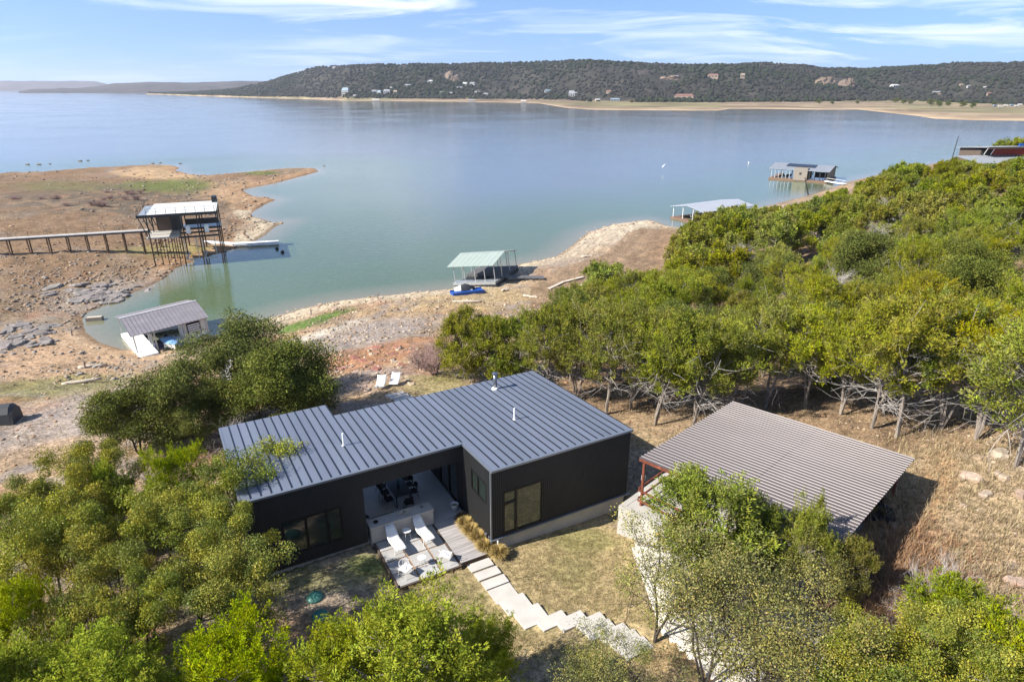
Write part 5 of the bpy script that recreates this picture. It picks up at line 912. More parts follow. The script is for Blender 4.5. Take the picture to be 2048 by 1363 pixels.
# ------------------------------------------------------------------ trees
def skeleton(g, h, r, stems, clear, nbr, up=.5, sub=3, lean=.25, wig=.09):
    br = []; tips = []
    for s in range(stems):
        a0 = g.uniform(0, 6.283); ln = g.uniform(.3, 1.) * lean * h * (1 if stems > 1 else .5); top = np.array([ln * math.cos(a0), ln * math.sin(a0), h * g.uniform(.78, .93)])
        k = 8; t = np.linspace(0, 1, k); pts = top[None] * t[:, None]; pts[:, :2] *= (t ** .8)[:, None] ** .3; pts[1:, :2] += np.cumsum(g.normal(0, wig * h * .12, (k - 1, 2)), 0); r0 = h * .0175 * (1 if stems < 2 else .8 if stems < 3 else .62)
        br.append((pts, r0 * (1 - .82 * t)))
        tips.append((pts[-1], 1.)); tips.append((pts[-2], .9))
        for i in range(nbr // stems):
            q = clear + (1 - clear) * (i + g.random()) / (nbr // stems); q = min(q, .98); base = np.array([np.interp(q, t, pts[:, c]) for c in range(3)])
            u = (q - clear) / (1 - clear); prof = (1 - .72 * u ** 1.6) * (.72 + .28 * min(1, u * 4)); az = g.uniform(0, 6.283); L_ = r * prof * g.uniform(.65, 1.12)
            d = np.array([math.cos(az), math.sin(az), up * g.uniform(.4, 1.5)]); d /= np.linalg.norm(d); tt_ = np.linspace(0, 1, 5); bp_ = base[None] + d[None] * L_ * tt_[:, None]; bp_[:, 2] += (tt_ ** 2) * L_ * .12 * g.uniform(-.6, 1.4); bp_[1:] += np.cumsum(g.normal(0, L_ * .035, (4, 3)), 0)
            rb = r0 * .42 * (1 - q * .5); br.append((bp_, rb * (1 - .85 * tt_))); tips += [(bp_[4], 1.), (bp_[3], .9), (bp_[2], .55)]
            for j in range(sub):
                f = g.uniform(.35, .9); b2 = np.array([np.interp(f, tt_, bp_[:, c]) for c in range(3)]); d2 = d + g.normal(0, .55, 3); d2[2] += .25; d2 /= np.linalg.norm(d2); l2 = L_ * g.uniform(.25, .45); e = b2 + d2 * l2
                br.append((np.stack([b2, (b2 + e) / 2 + g.normal(0, l2 * .06, 3), e]), rb * .4 * np.array([1, .7, .25]))); tips += [(e, .95), ((b2 + e) / 2, .6)]
    return br, tips
def wood_mesh(name, br, mt, g, twigs=0, h=6., clear=.3, r=2.):
    mb = MB()
    for pts, rs in br: mb.tube(pts, [max(.008, float(x)) for x in rs], 5 if rs[0] > .05 else 3, False)
    big = [b for b in br if b[1][0] < h * .018] or br
    for i in range(twigs):
        pts, rs = big[int(g.integers(len(big)))]
        f = g.uniform(.1, .8); b0 = np.array([np.interp(f, np.linspace(0, 1, len(pts)), pts[:, c]) for c in range(3)])
        if b0[2] > h * .62: b0[2] *= .6
        d = g.normal(0, 1, 3); d[2] = d[2] * .5 - .1; d /= np.linalg.norm(d); l_ = g.uniform(.35, 1.0) * r * .42; m1 = b0 + d * l_ * .5 + g.normal(0, .05, 3); e = b0 + d * l_ + g.normal(0, .1, 3)
        mb.tube([b0, m1, e], [.018, .012, .006], 3, False); d3 = d + g.normal(0, .7, 3); d3 /= np.linalg.norm(d3); mb.tube([m1, m1 + d3 * l_ * .4], [.010, .005], 3, False)
    return mb.mesh(name, mt)
def leaf_mesh(name, g, tips, n, crad, ln, wd, mt, pal, upb=.6, squash=.8, flop=.6, clumpvar=.18):
    C = np.array([t[0] for t in tips]); wgt = np.array([t[1] for t in tips]); k = len(C); w_ = wgt / wgt.sum()
    cid = g.choice(k, n, p=w_); cr_ = crad * g.uniform(.65, 1.3, k); dirv = g.normal(0, 1, (n, 3)); dirv /= np.linalg.norm(dirv, axis=1)[:, None]
    rr = g.random(n) ** .28; pos = C[cid] + dirv * (cr_[cid] * rr)[:, None] * np.array([1, 1, squash])
    d = dirv + np.array([0, 0, upb]) + g.normal(0, flop, (n, 3)); d /= np.linalg.norm(d, axis=1)[:, None]
    nt_ = dirv * 1.0 + np.array([0, 0, .35]) + g.normal(0, .5, (n, 3)); sd = np.cross(d, nt_); sd /= np.linalg.norm(sd, axis=1)[:, None] + 1e-9; nrm = np.cross(sd, d)
    l_ = ln * g.uniform(.6, 1.3, n)[:, None]; w2 = wd * g.uniform(.7, 1.3, n)[:, None]
    V = np.stack([pos, pos + d * l_ * .5 + sd * w2 * .5 + nrm * l_ * .06, pos + d * l_, pos + d * l_ * .5 - sd * w2 * .5 + nrm * l_ * .06], 1)
    F = (np.arange(n) * 4)[:, None] + np.arange(4)[None]
    pal = np.array(pal); cc = pal[g.integers(len(pal), size=k)] * g.uniform(1 - clumpvar, 1 + clumpvar, (k, 1)); col = cc[cid] * g.uniform(.72, 1.28, (n, 1)) * (1 + g.normal(0, .05, (n, 3)))
    return npmesh(name, V.reshape(-1, 3), F, mt, np.repeat(np.clip(col, 0, 1), 4, 0))
def plume_mesh(name, g, tips, nplume, per, plen, prad, ln, wd, mt, pal):
    C = np.array([t[0] for t in tips]); wgt = np.array([t[1] for t in tips]); cen = C.mean(0); cen[2] *= .7
    cid = g.choice(len(C), nplume, p=wgt / wgt.sum()); o = C[cid] - cen; o /= np.linalg.norm(o, axis=1)[:, None] + 1e-6
    ax = o * .8 + np.array([0, 0, .75]) + g.normal(0, .55, (nplume, 3)); ax /= np.linalg.norm(ax, axis=1)[:, None]; base = C[cid] + g.normal(0, .17, (nplume, 3)); pl = plen * g.uniform(.6, 1.35, nplume)
    n = nplume * per; pid = np.repeat(np.arange(nplume), per); f = g.random(n); dv = g.normal(0, 1, (n, 3)); A_ = ax[pid]; dv -= A_ * (dv * A_).sum(1)[:, None]; dv /= np.linalg.norm(dv, axis=1)[:, None] + 1e-9
    r_ = prad * (1.15 - f) * np.sqrt(g.random(n)); pos = base[pid] + A_ * (f * pl[pid])[:, None] + dv * r_[:, None]
    d = A_ * .9 + dv * .8 + g.normal(0, .3, (n, 3)); d /= np.linalg.norm(d, axis=1)[:, None]; sd = np.cross(d, dv * .6 + o[pid] * .9 + np.array([0, 0, .3]) + g.normal(0, .35, (n, 3))); sd /= np.linalg.norm(sd, axis=1)[:, None] + 1e-9
    l_ = ln * g.uniform(.6, 1.3, n)[:, None]; w2 = wd * g.uniform(.7, 1.3, n)[:, None]
    V = np.stack([pos, pos + d * l_ * .5 + sd * w2 * .5, pos + d * l_, pos + d * l_ * .5 - sd * w2 * .5], 1); pal = np.array(pal)
    cc = pal[g.integers(len(pal), size=nplume)] * g.uniform(.8, 1.2, (nplume, 1)); col = cc[pid] * g.uniform(.75, 1.25, (n, 1)) * (1 + g.normal(0, .04, (n, 3)))
    return npmesh(name, V.reshape(-1, 3), (np.arange(n) * 4)[:, None] + np.arange(4)[None], mt, np.repeat(np.clip(col, 0, 1), 4, 0))
def dead_limbs(g, h, clear, r, n):
    mb = MB()
    for i in range(n):
        az = g.uniform(0, 6.283); z0 = h * g.uniform(clear * .55, clear + .3); d = np.array([math.cos(az), math.sin(az), g.uniform(-.15, .8)]); d /= np.linalg.norm(d); l_ = r * g.uniform(.35, .95); p = np.array([d[0] * .12, d[1] * .12, z0]); pts = [p]
        for k in range(4): d = d + g.normal(0, .2, 3); d /= np.linalg.norm(d); pts.append(pts[-1] + d * l_ / 4)
        mb.tube(pts, [.022, .019, .015, .010, .005], 3, False)
        for k in range(6):
            q = pts[1 + k % 4]; d2 = d + g.normal(0, .7, 3); d2 /= np.linalg.norm(d2); e = q + d2 * l_ * g.uniform(.2, .5); mb.tube([q, (q + e) / 2 + g.normal(0, .04, 3), e], [.010, .008, .004], 3, False)
    return mb.mesh('dead_limbs', K['deadwood'])
JP = [(.208, .245, .020), (.180, .228, .019), (.240, .258, .025), (.148, .192, .020), (.195, .212, .050)]
JB = [(.212, .258, .016), (.185, .238, .016), (.245, .270, .020)]
OP = [(.236, .254, .034), (.282, .284, .035), (.172, .212, .034), (.300, .292, .036), (.14, .180, .032)]
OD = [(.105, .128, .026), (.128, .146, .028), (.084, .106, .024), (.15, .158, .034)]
OSP = [(.225, .235, .058), (.265, .262, .062), (.180, .200, .055), (.29, .27, .06), (.15, .168, .05)]
def juniper(seed, h, r, stems, n, clear=.28, pal=JP, nbr=34, ln=.24, wd=.085, crad=.5, twigs=120, sub=3, clump=.30, per=30):
    g = np.random.default_rng(seed); br, tips = skeleton(g, h, r, stems, clear, nbr, .55, sub); tips = [t for t in tips if t[0][2] > h * (clear + .02)]
    k_ = g.permutation(len(tips))[:max(24, int(len(tips) * clump))]; tips = [tips[j] for j in k_]; dl = dead_limbs(g, h, clear, r, twigs) if twigs else None
    return ('juniper_tree', wood_mesh('trunk', br, K['bark'], g, 0, h, clear, r), plume_mesh('crown', g, tips, n // per, per, crad, crad * .30, ln, wd, K['juniperb'] if pal is JB else K['juniper'], pal), h, dl)
def oak(seed, h, r, stems, n, clear=.35, pal=OP, mt=None, nbr=22, ln=.088, wd=.052, crad=.55, lean=.5, sub=4, bark=None, twigs=30):
    g = np.random.default_rng(seed); br, tips = skeleton(g, h, r, stems, clear, nbr, .45, sub, lean, .16); tips = [t for t in tips if t[0][2] > h * (clear - .02)]
    k_ = g.permutation(len(tips))[:max(30, int(len(tips) * (.75 if pal is OD else .42)))]; tips = [tips[j] for j in k_]
    return ('oak_tree', wood_mesh('trunk', br, bark or K['barkdark'], g, twigs, h, clear, r), leaf_mesh('crown', g, tips, n, crad, ln, wd, mt or K['oak'], pal, .15, .75, 1.0, .25), h)
JN = [juniper(100 + i, [6.4, 6.9, 6.0, 6.6, 5.8][i], [2.7, 2.9, 2.8, 2.5, 2.7][i], [3, 2, 4, 2, 5][i], 31000, [.39, .43, .36, .45, .40][i], nbr=44, ln=.13, wd=.043, crad=.62, twigs=[34, 22, 40, 26, 32][i], per=40) for i in range(5)]
JF = [juniper(200 + i, 6.2, 2.8, 1 + i % 3, 12000, .22, nbr=30, ln=.30, wd=.105, crad=.8, twigs=14, sub=2) for i in range(5)]
JL = [juniper(300 + i, 5.8, 2.5, 1 + i, 56000, .14, JB, 46, .098, .034, .62, 24, 4, per=70) for i in range(3)]
JD = [juniper(330 + i, 5.8, 2.5, 2, 36000, .08, JP, 50, .15, .048, .6, 14, 3) for i in range(2)]
ON = [oak(400 + i, [6.2, 5.6, 6.6, 5.2][i], [3.0, 2.8, 3.2, 2.7][i], [2, 3, 2, 2][i], 31000, .36) for i in range(4)]
OS = [oak(450 + i, 5.6, 3.0, 2 + i, 10500, .34, OSP, nbr=26, sub=4, crad=.6, twigs=130) for i in range(3)]
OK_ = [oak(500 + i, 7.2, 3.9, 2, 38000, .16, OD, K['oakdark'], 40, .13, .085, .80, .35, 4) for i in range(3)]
JS = [juniper(600 + i, 6.6, 2.4, 1 + i, 52, .5, twigs=110, nbr=26) for i in range(2)]
def plant_tree(pr, loc, s, rz, label, group=None, cat='tree', name=None, sz=None):
    t = thing(name or pr[0], label, cat, loc, rz, group); t.scale = (s, s, sz or s)
    obj('trunk', pr[1], t); obj('crown', pr[2], t)
    if len(pr) > 4 and pr[4]: obj('dead_limbs', pr[4], t)
    return t
PLANTED = []
def tree_top(pr, x, y, hs, label, group=None, rz=None, wide=1.):            # crown top seen at pixel, total height hs
    p = bytop(x, y, hs); s = hs / (pr[3] * .99); PLANTED.append(p[:2]); t = plant_tree(pr, (p[0], p[1], p[2] - .15), s * wide, rnd.uniform(0, 6.28) if rz is None else rz, label, group, sz=s); return t
# big dark oaks left of the house
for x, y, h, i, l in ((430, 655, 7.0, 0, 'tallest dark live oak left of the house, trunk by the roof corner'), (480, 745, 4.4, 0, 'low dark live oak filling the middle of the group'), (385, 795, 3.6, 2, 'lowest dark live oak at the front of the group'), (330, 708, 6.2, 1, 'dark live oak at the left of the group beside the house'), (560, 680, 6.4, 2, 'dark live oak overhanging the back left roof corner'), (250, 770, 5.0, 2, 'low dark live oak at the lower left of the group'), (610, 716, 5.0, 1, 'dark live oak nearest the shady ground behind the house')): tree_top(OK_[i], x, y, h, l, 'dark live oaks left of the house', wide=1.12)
# wood at the lower left
for kind, i, x, y, h, l in (('o', 2, 20, 948, 5.2, 'oak crown cut by the left edge at the top of the left wood'), ('o', 1, 150, 952, 5.0, 'oak between the left edge oaks and the dense juniper'), ('o', 3, 120, 1010, 4.8, 'oak in the second row near the left edge'), ('o', 0, 90, 920, 5.6, 'yellow-green oak at the left edge below the bank'), ('j', 0, 205, 915, 5.2, 'dense green juniper behind the left oaks'), ('j', 1, 320, 885, 5.4, 'bright green juniper tip just below the dark oaks'), ('o', 1, 285, 975, 5.4, 'yellow-green oak in the middle of the left wood'), ('o', 2, 400, 925, 6.0, 'leafy oak left of the house front corner'), ('o', 3, 490, 915, 5.8, 'oak whose branches cross the left end of the roof'),
                           ('o', 0, 350, 1035, 5.2, 'broad yellow-green oak in front of the left house wall'), ('o', 3, 60, 1030, 5.2, 'oak at the left edge, halfway down'), ('o', 2, 190, 1070, 5.4, 'round-crowned oak in the lower left wood'), ('o', 1, 455, 1075, 5.2, 'oak with leaning dark trunk at the edge of the yard'), ('j', 2, 30, 1150, 5.0, 'shaded juniper at the left edge, lower'),
                           ('o', 0, 240, 1150, 4.6, 'oak above the red bank in the lower left'), ('o', 1, 130, 1190, 4.6, 'low oak over the bright junipers, lower left')):
    tree_top(ON[i] if kind == 'o' else JL[i], x, y, h, l, 'trees of the lower left wood', wide=.85)
for i, x, y, h, l, wd in ((0, 790, 1190, 6.0, 'big bright green juniper at the bottom of the picture', 1.25), (1, 650, 1262, 5.0, 'bright juniper leaning on the left of the biggest one', 1.1), (2, 945, 1262, 4.2, 'small bright juniper right of the biggest one', .8), (1, 440, 1262, 5.2, 'bright juniper in the lower left below the oak trunk', 1.1), (2, 160, 1258, 5.2, 'bright juniper in the bottom left corner', 1.2), (0, 20, 1290, 5.2, 'bright juniper cut by the bottom left corner', 1.1), (0, 300, 1325, 4.6, 'bright juniper at the bottom edge, left', 1.)):
    tree_top(JL[i], x, y, h, l, 'bright junipers in the foreground', wide=wd)
# trees before the carport
for pr, x, y, h, l, wd in ((JD[1], 1440, 948, 5.8, 'tall green juniper covering the carport railing', 1.05), (JD[0], 1560, 985, 4.6, 'slender juniper in front of the carport roof', .7), (JD[1], 1715, 1062, 3.6, 'small yellowish juniper at the carport\'s right front corner', .55), (JN[2], 1625, 1018, 4.4, 'loose half-bare juniper across the carport\'s lower roof edge', .65), (OS[2], 1660, 1075, 4.0, 'thin oak below the carport\'s right front corner', .8), (JS[1], 1575, 1045, 3.6, 'bare silver snag before the carport roof', .8), (OS[0], 1330, 1075, 4.8, 'thin oak left of the carport juniper', .95), (OS[1], 1225, 1285, 3.2, 'thin-leaved oak over the white steps', .95), (OS[2], 1440, 1130, 5.2, 'open oak with dark forked trunk over the drive', 1.), (OS[0], 1560, 1170, 5.0, 'yellowing oak in the middle of the lower right group', 1.05), (OS[1], 1640, 1230, 4.8, 'oak over the right side of the drive', 1.05),
                       (ON[1], 1800, 1250, 4.4, 'leafy oak at the bottom, right of the drive', .9), (ON[3], 1720, 1320, 4.2, 'low oak at the bottom edge by the drive', 1.), (ON[0], 1920, 1270, 4.4, 'yellow-green oak in the lower right corner group', .9), (JD[0], 1985, 1150, 4.6, 'juniper at the right edge above the corner oaks', .9), (JD[1], 2040, 1230, 4.6, 'juniper cut by the right edge', .9), (JN[3], 2020, 1310, 4.0, 'grey-green juniper in the bottom right corner', .9), (OS[0], 1180, 1330, 3.6, 'small oak at the bottom edge left of the steps', .8)):
    tree_top(pr, x, y, h, l, 'trees in front of the carport', wide=wd)
# the juniper wood on the right: first row one by one, then the canopy
FRONT = [(930, 760, 0, 5.6, 'rounded dark juniper at the left end of the wood'), (985, 762, 3, 5.6, 'juniper second from the left end of the wood'), (1030, 765, 2, 5.4, 'juniper behind the flue pipe'), (1090, 800, 1, 6.2, 'juniper right behind the house roof peak'), (1150, 800, 4, 6.0, 'juniper with thin pale trunk behind the roof edge'), (1212, 832, 1, 6.6, 'juniper with reddish straight trunk right of the house'), (1262, 822, 3, 6.4, 'twin-stemmed juniper between house and carport'), (1310, 850, 0, 6.4, 'juniper with fanned dark stems left of the carport'), (1385, 858, 2, 6.6, 'juniper with silvery forked trunk at the carport\'s back corner'), (1455, 828, 4, 6.0, 'leafy juniper behind the carport\'s top corner'),
         (1530, 818, 1, 6.6, 'juniper behind the middle of the carport roof'), (1610, 815, 0, 6.4, 'juniper with spreading stems behind the carport'), (1680, 830, 3, 6.4, 'juniper behind the right half of the carport roof'), (1742, 858, 2, 6.2, 'juniper with trunk leaning right, behind the carport'), (1792, 880, 1, 7.2, 'tall silver-trunked juniper right of the carport'), (1880, 860, 4, 6.4, 'juniper with dead lower limbs right of the tall one'), (1950, 880, 0, 6.6, 'wide juniper full of silver branches near the right edge'), (2030, 935, 2, 7.2, 'thick-trunked juniper by the boulder at the right edge')]
for x, y, i, h, l in FRONT:
    p = gpix(x, y); PLANTED.append(p[:2]); h *= 1 if x < 1050 else 1.14; pr = JD[i % 2] if x < 1050 else JN[i]; plant_tree(pr, (p[0], p[1], p[2] - .15), h / pr[3], rnd.uniform(0, 6.28), l, 'front row of the juniper wood')
WOODP = np.array([(880, 752), (960, 735), (1040, 712), (1090, 672), (1120, 640), (1160, 600), (1215, 578), (1310, 580), (1330, 540), (1352, 500), (1372, 474), (1420, 458), (1500, 440), (1560, 425), (1620, 408), (1670, 392), (1720, 380), (1800, 362), (1880, 345), (1960, 330), (2060, 318), (2300, 300), (2500, 600), (2400, 900), (2060, 905), (1900, 845), (1780, 850), (1650, 800), (1480, 795), (1380, 835), (1280, 815), (1160, 785), (1040, 748), (920, 752)], float)
cand = []
for k in range(9000):
    Yc = 36 + 260 * RG.random() ** 1.5; Xc = RG.uniform(-8, min(.98 * Yc + 15, 230)); cand.append((Xc, Yc))
cand = np.array(cand); cz_ = gz(cand[:, 0], cand[:, 1]); cpx, cpy = pix(cand[:, 0], cand[:, 1], cz_); inw = inpoly(cpx, cpy, WOODP) & (sdist(cand[:, 0], cand[:, 1]) > 2.5)
ru, rv = (cand[:, 0] - r0_[0]), (cand[:, 1] - r0_[1]); inw &= ~((ru > -2) & (ru < 27) & (rv > -1.5) & (rv < 22))
chosen = [tuple(q) for q in PLANTED]; canopy = []
for (Xc, Yc), zc, okk in zip(cand, cz_, inw):
    if not okk: continue
    mind = 3.0 + .017 * Yc
    if all((Xc - a) ** 2 + (Yc - b) ** 2 > mind * mind for a, b in chosen): chosen.append((Xc, Yc)); canopy.append((Xc, Yc, float(zc)))
SKY_X = [880, 960, 1030, 1100, 1170, 1230, 1290, 1320, 1340, 1400, 1440, 1480, 1560, 1640, 1690, 1760, 1810, 1870, 1960, 2048, 2300]
SKY_Y = [640, 655, 648, 600, 542, 512, 537, 522, 484, 428, 410, 407, 410, 394, 372, 352, 324, 324, 294, 266, 240]
canopy.sort(key=lambda q: q[1]); canopy = canopy[:330]
print('CANOPY', len(canopy), canopy[-1][1])
for k, (Xc, Yc, zc) in enumerate(canopy):
    near = Yc < 75
    if k % 15 == 4 and Yc < 120:
        plant_tree(JS[k % 2], (Xc, Yc, zc - .1), rnd.uniform(.85, 1.05), k, 'silver dead snag standing among the living junipers on the right', 'dead snags in the wood', name='dead_tree'); continue
    pr = (JN if near else JF)[k % 5] if k % 8 else (JD[k % 2] if k % 16 else ON[k % 4] if near else JF[(k + 2) % 5]); pr = OK_[k % 3] if near and k % 7 == 3 else pr; h = rnd.uniform(5.0, 7.6)
    dsh = float(sdist(np.array([Xc]), np.array([Yc]))[0]); h *= .6 + .4 * min(1, dsh / 25)
    where = [n_ for lim, n_ in ((1120, 'behind the house roof'), (1270, 'above the gap between house and carport'), (1480, 'over the carport\'s left half'), (1720, 'over the carport\'s right half'), (1900, 'right of the carport'), (9e9, 'at the right edge')) if pix(Xc, Yc, zc)[0] < lim][0]
    lab = ('evergreen just behind the front row, ' + where if Yc < 62 else 'evergreen in mid canopy of the right hillside, ' + where if Yc < 110 else 'distant evergreen in the canopy near the far right shore, ' + where)
    for _ in range(12):
        tpx, tpy = pix(Xc, Yc, zc + h * 1.04)
        if tpy < np.interp(tpx, SKY_X, SKY_Y): h *= .93
    if h < 2.2: continue
    plant_tree(pr, (Xc, Yc, zc - .2), h / pr[3], rnd.uniform(0, 6.28), lab, 'canopy of the juniper wood: ' + ('near' if Yc < 62 else 'middle' if Yc < 110 else 'far'), name='juniper_tree' if pr[0] == 'juniper_tree' else None, sz=h / pr[3] * rnd.uniform(.92, 1.1))
for x, y, h, l in ((1945, 326, 4.8, 'juniper treetop at the left eave of the red house'), (1985, 331, 5.0, 'juniper treetop in front of the red house roof'), (2022, 329, 5.2, 'juniper treetop under the red house eave near the edge'), (2060, 332, 5., 'juniper treetop at the right edge below the red house')): tree_top(JF[2], x, y, h, l, 'treetops before the red house')
for k, (x, y, h) in enumerate([(1640, 208, 9), (1665, 209, 8), (1715, 208, 7), (1790, 206, 11), (1808, 208, 10), (1822, 209, 9), (1866, 212, 12), (1880, 214, 11), (1897, 213, 9), (1925, 215, 10), (1948, 216, 9), (1990, 212, 8), (1300, 203, 8), (1322, 204, 8), (1262, 206, 6), (1510, 204, 8), (1545, 205, 7)]):
    X, Y, Z = hill_hit(x, y); plant_tree(OK_[k % 3], (X, Y, Z - .3), h / 7.2, k, 'dark round tree standing on the tan flats of the far shore', 'trees on the far flats', name='oak_tree', sz=h / 8)
# ------------------------------------------------------------------ bare shrubs and dead brush
def bare(seed, h, n, spread, mt, rad0=.02, lev=3):
    g = np.random.default_rng(seed); mb = MB()
    def grow(p, d, l_, r, k):
        pts = [p]; dd = d
        for _ in range(3): dd = dd + g.normal(0, .16, 3); dd[2] += .05; dd /= np.linalg.norm(dd); pts.append(pts[-1] + dd * l_ / 3)
        mb.tube(pts, [r, r * .85, r * .7, r * .5], 3, False)
        if k:
            for _ in range(3): q = pts[int(g.integers(1, 4))]; d2 = dd + g.normal(0, .55, 3); d2 /= np.linalg.norm(d2); grow(q, d2, l_ * g.uniform(.5, .8), r * .5, k - 1)
    for i in range(n):
        az = g.uniform(0, 6.283); d = np.array([math.cos(az) * spread * g.uniform(.2, 1), math.sin(az) * spread * g.uniform(.2, 1), 1.]); d /= np.linalg.norm(d); grow(np.array([g.normal(0, .1), g.normal(0, .1), -.1]), d, h * g.uniform(.4, .6), rad0, lev)
    return mb.mesh('branches', mt)
b1 = [bare(1, 2.8, 26, 1.0, K['twig'], .040, 4), bare(2, 2.0, 18, 1.3, K['deadwood'], .032, 4), bare(3, 1.8, 16, 1., K['deadwood'], .022, 4)]
for x, y, i, s, l in ((868, 748, 0, 1.15, 'big leafless mauve shrub behind the house by the junipers'), (842, 735, 0, .75, 'smaller leafless mauve shrub on the lake side of the big one'), (1860, 1225, 1, 1.1, 'silver dead brush in the dry slope right of the drive'), (1845, 1275, 1, .8, 'silver dead brush lying at the drive\'s bend'), (1640, 1120, 2, 1.3, 'grey leafless shrub before the carport roof'), (1590, 1110, 2, 1.1, 'thin leafless shrub left of the grey one by the carport'), (2040, 1345, 1, 1.1, 'silver dead branches in the bottom right corner'), (470, 905, 2, 1.3, 'pale leafless shrub by the roof\'s left end'), (1620, 640, 1, .9, 'silver snag in the middle of the juniper canopy')):
    p = gpix(x, y); t = thing('bare_shrub', l, 'shrub', (p[0], p[1], p[2]), rnd.uniform(0, 6), 'leafless shrubs'); o = obj('branches', b1[i], t); o.scale = (s, s, s)
for x, y, l in ((230, 401, 'dark brush patch on the spit behind the boat house, right'), (160, 412, 'dark brush patch on the spit, middle'), (80, 398, 'dark brush patch near the left edge of the spit'), (250, 388, 'dark brush on the highest part of the spit')):
    p = gpix(x, y); t = thing('brush_thicket', l, 'shrub', p, 0, 'brush on the spit')
    for q in range(5): o = obj('branches', b1[0], t); o.location = (rnd.uniform(-6, 6), rnd.uniform(-2, 2), 0); o.scale = (.7, .7, .42); o.rotation_euler = (0, 0, q)
# ------------------------------------------------------------------ rocks, logs, stones, dry grass
def rock_mesh(seed, flat, mt):
    g = np.random.default_rng(seed); V = []; n, k = 9, 5
    ph = np.linspace(0, 6.283, n + 1)[:-1] + g.normal(0, .12, n); rr = g.uniform(.75, 1.25, n)
    for z, s in ((-.6, .85), (.0, 1.), (.62, .96), (1., .78)):
        for i in range(n): V.append((rr[i] * s * math.cos(ph[i]) * (1 + g.normal(0, .05)), rr[i] * s * math.sin(ph[i]) * .75 * (1 + g.normal(0, .05)), z * flat * (1 + g.normal(0, .06))))
    F = [(j * n + i, j * n + (i + 1) % n, (j + 1) * n + (i + 1) % n, (j + 1) * n + i) for j in range(3) for i in range(n)] + [tuple(range(3 * n, 4 * n))]
    return MB().add(V, F).mesh('rock', mt)
RK = {k: [rock_mesh(s + o, f, K[m_]) for s in range(5)] for k, (o, f, m_) in {'boulder': (10, .6, 'rock'), 'slab': (20, .2, 'rockgrey'), 'red': (30, .22, 'rockred'), 'pale': (40, .35, 'rock')}.items()}
def rocks(kind, items, label, group, cat='rock'):
    for k, (x, y, s) in enumerate(items):
        X, Y, Z = gpix(x, y); o = obj('rock', RK[kind][k % 5]); s *= 1.0 if kind == 'slab' else .62; o.location = (X, Y, Z - .06 * s); o.scale = (s, s, s); o.rotation_euler = (rnd.uniform(-.15, .15), rnd.uniform(-.15, .15), rnd.uniform(0, 6.28)); tag(o, label, cat, group)
for x, y, s, l in ((1940, 962, .75, 'large cream boulder on the dry slope right of the carport'), (1997, 915, .9, 'big boulder at the foot of the thick juniper, right edge'), (1968, 998, .5, 'rounded pale stone below the cream boulder'), (2040, 990, .5, 'pale stone cut by the right edge of the dry slope'), (2000, 960, .6, 'flat orange rock right of the cream boulder'), (1925, 1018, .28, 'small stone on the dry slope below the boulders'), (2030, 1170, .6, 'pale boulder at the right edge above the bright juniper'), (1790, 1062, .4, 'pinkish stone in the carport\'s shadow')): rocks('boulder', [(x, y, s)], l, 'boulders on the dry slope')
rr_ = lambda n, x0, x1, y0, y1, s0, s1, sl=0.: [(x, y0 + (y1 - y0) * rnd.random() + sl * (x - x0), rnd.uniform(s0, s1)) for x in [rnd.uniform(x0, x1) for _ in range(n)]]
rocks('slab', rr_(46, 5, 112, 650, 708, .5, 1.3, -.1), 'grey limestone slab in the jumbled pile left of the cove', 'slabs piled left of the cove')
rocks('slab', rr_(44, 90, 310, 572, 600, .6, 1.6, 0) + rr_(24, 150, 250, 588, 606, .7, 1.9), 'flat grey slab along the rocky far bank of the cove', 'slabs on the far bank of the cove')
rocks('red', rr_(30, 680, 820, 700, 748, .4, 1.0, -.1), 'reddish ledge stone on the bank behind the house', 'red ledge stones on the bank')
rocks('pale', rr_(36, 640, 830, 735, 790, .25, .6, -.1), 'broken pale stone on the bank above the white loungers', 'pale stones on the bank')
rocks('pale', rr_(50, 1130, 1330, 452, 478, .5, 1.2, -.12), 'cream shore rock on the point beyond the green-roofed dock', 'cream rocks on the point')
rocks('pale', rr_(50, 520, 920, 622, 640, .3, .75, -.125), 'cream stone in the pale band along the near shore', 'cream stones on the near shore')
for x, y, l in ((190, 640, 'pale rectangular block standing in the shallow cove'),):
    X, Y, _ = at(x, y, WZ); t = thing('float_block', l, 'block', (X, Y, WZ - .05), .25); MB().prism([(-1.0, -.45), (1.0, -.4), (1.02, .42), (-.98, .45)], -.2, [.52, .55, .5, .5]).build('block', K['tan'], t); MB().box(-.9, -.3, .52, .9, .3, .56).build('top_board', K['driftwood'], t)
for x, y, L_, rz, l in ((935, 607, 4.2, .05, 'bleached driftwood log with a dark end on the bank below the dock'), (1062, 597, 2.2, -.3, 'small forked driftwood branch left of the wood'), (1010, 583, 1.2, .4, 'short stump on the sand below the gangway'), (905, 640, 1.2, 1.2, 'small dark snag on the tan bank'), (1175, 515, 2.4, .2, 'driftwood log on the far bank beyond the dock'), (165, 767, 3.4, .35, 'thin dark log on the bank left of the oaks'), (185, 735, 2.6, .3, 'short grey log by the sandy beach')):
    p = gpix(x, y); t = thing('driftwood_log', l, 'log', (p[0], p[1], p[2] + .12), rz); mb = MB(); n_ = 6; mb.tube([(-L_ / 2 + L_ * i / n_, rnd.uniform(-.12, .12), rnd.uniform(-.03, .1)) for i in range(n_ + 1)], [.10 + .11 * math.sin(1 + 2 * i / n_) for i in range(n_ + 1)], 7); mb.build('trunk', K['driftwood'], t, True)
    MB().tube([(L_ * .2, 0, .08), (L_ * .35, .35, .25), (L_ * .42, .7, .3)], [.07, .05, .025], 5).build('branch', K['driftwood'], t); MB().tube([(-L_ * .3, 0, .05), (-L_ * .42, -.4, .2)], [.06, .02], 5).build('branch', K['driftwood'], t)
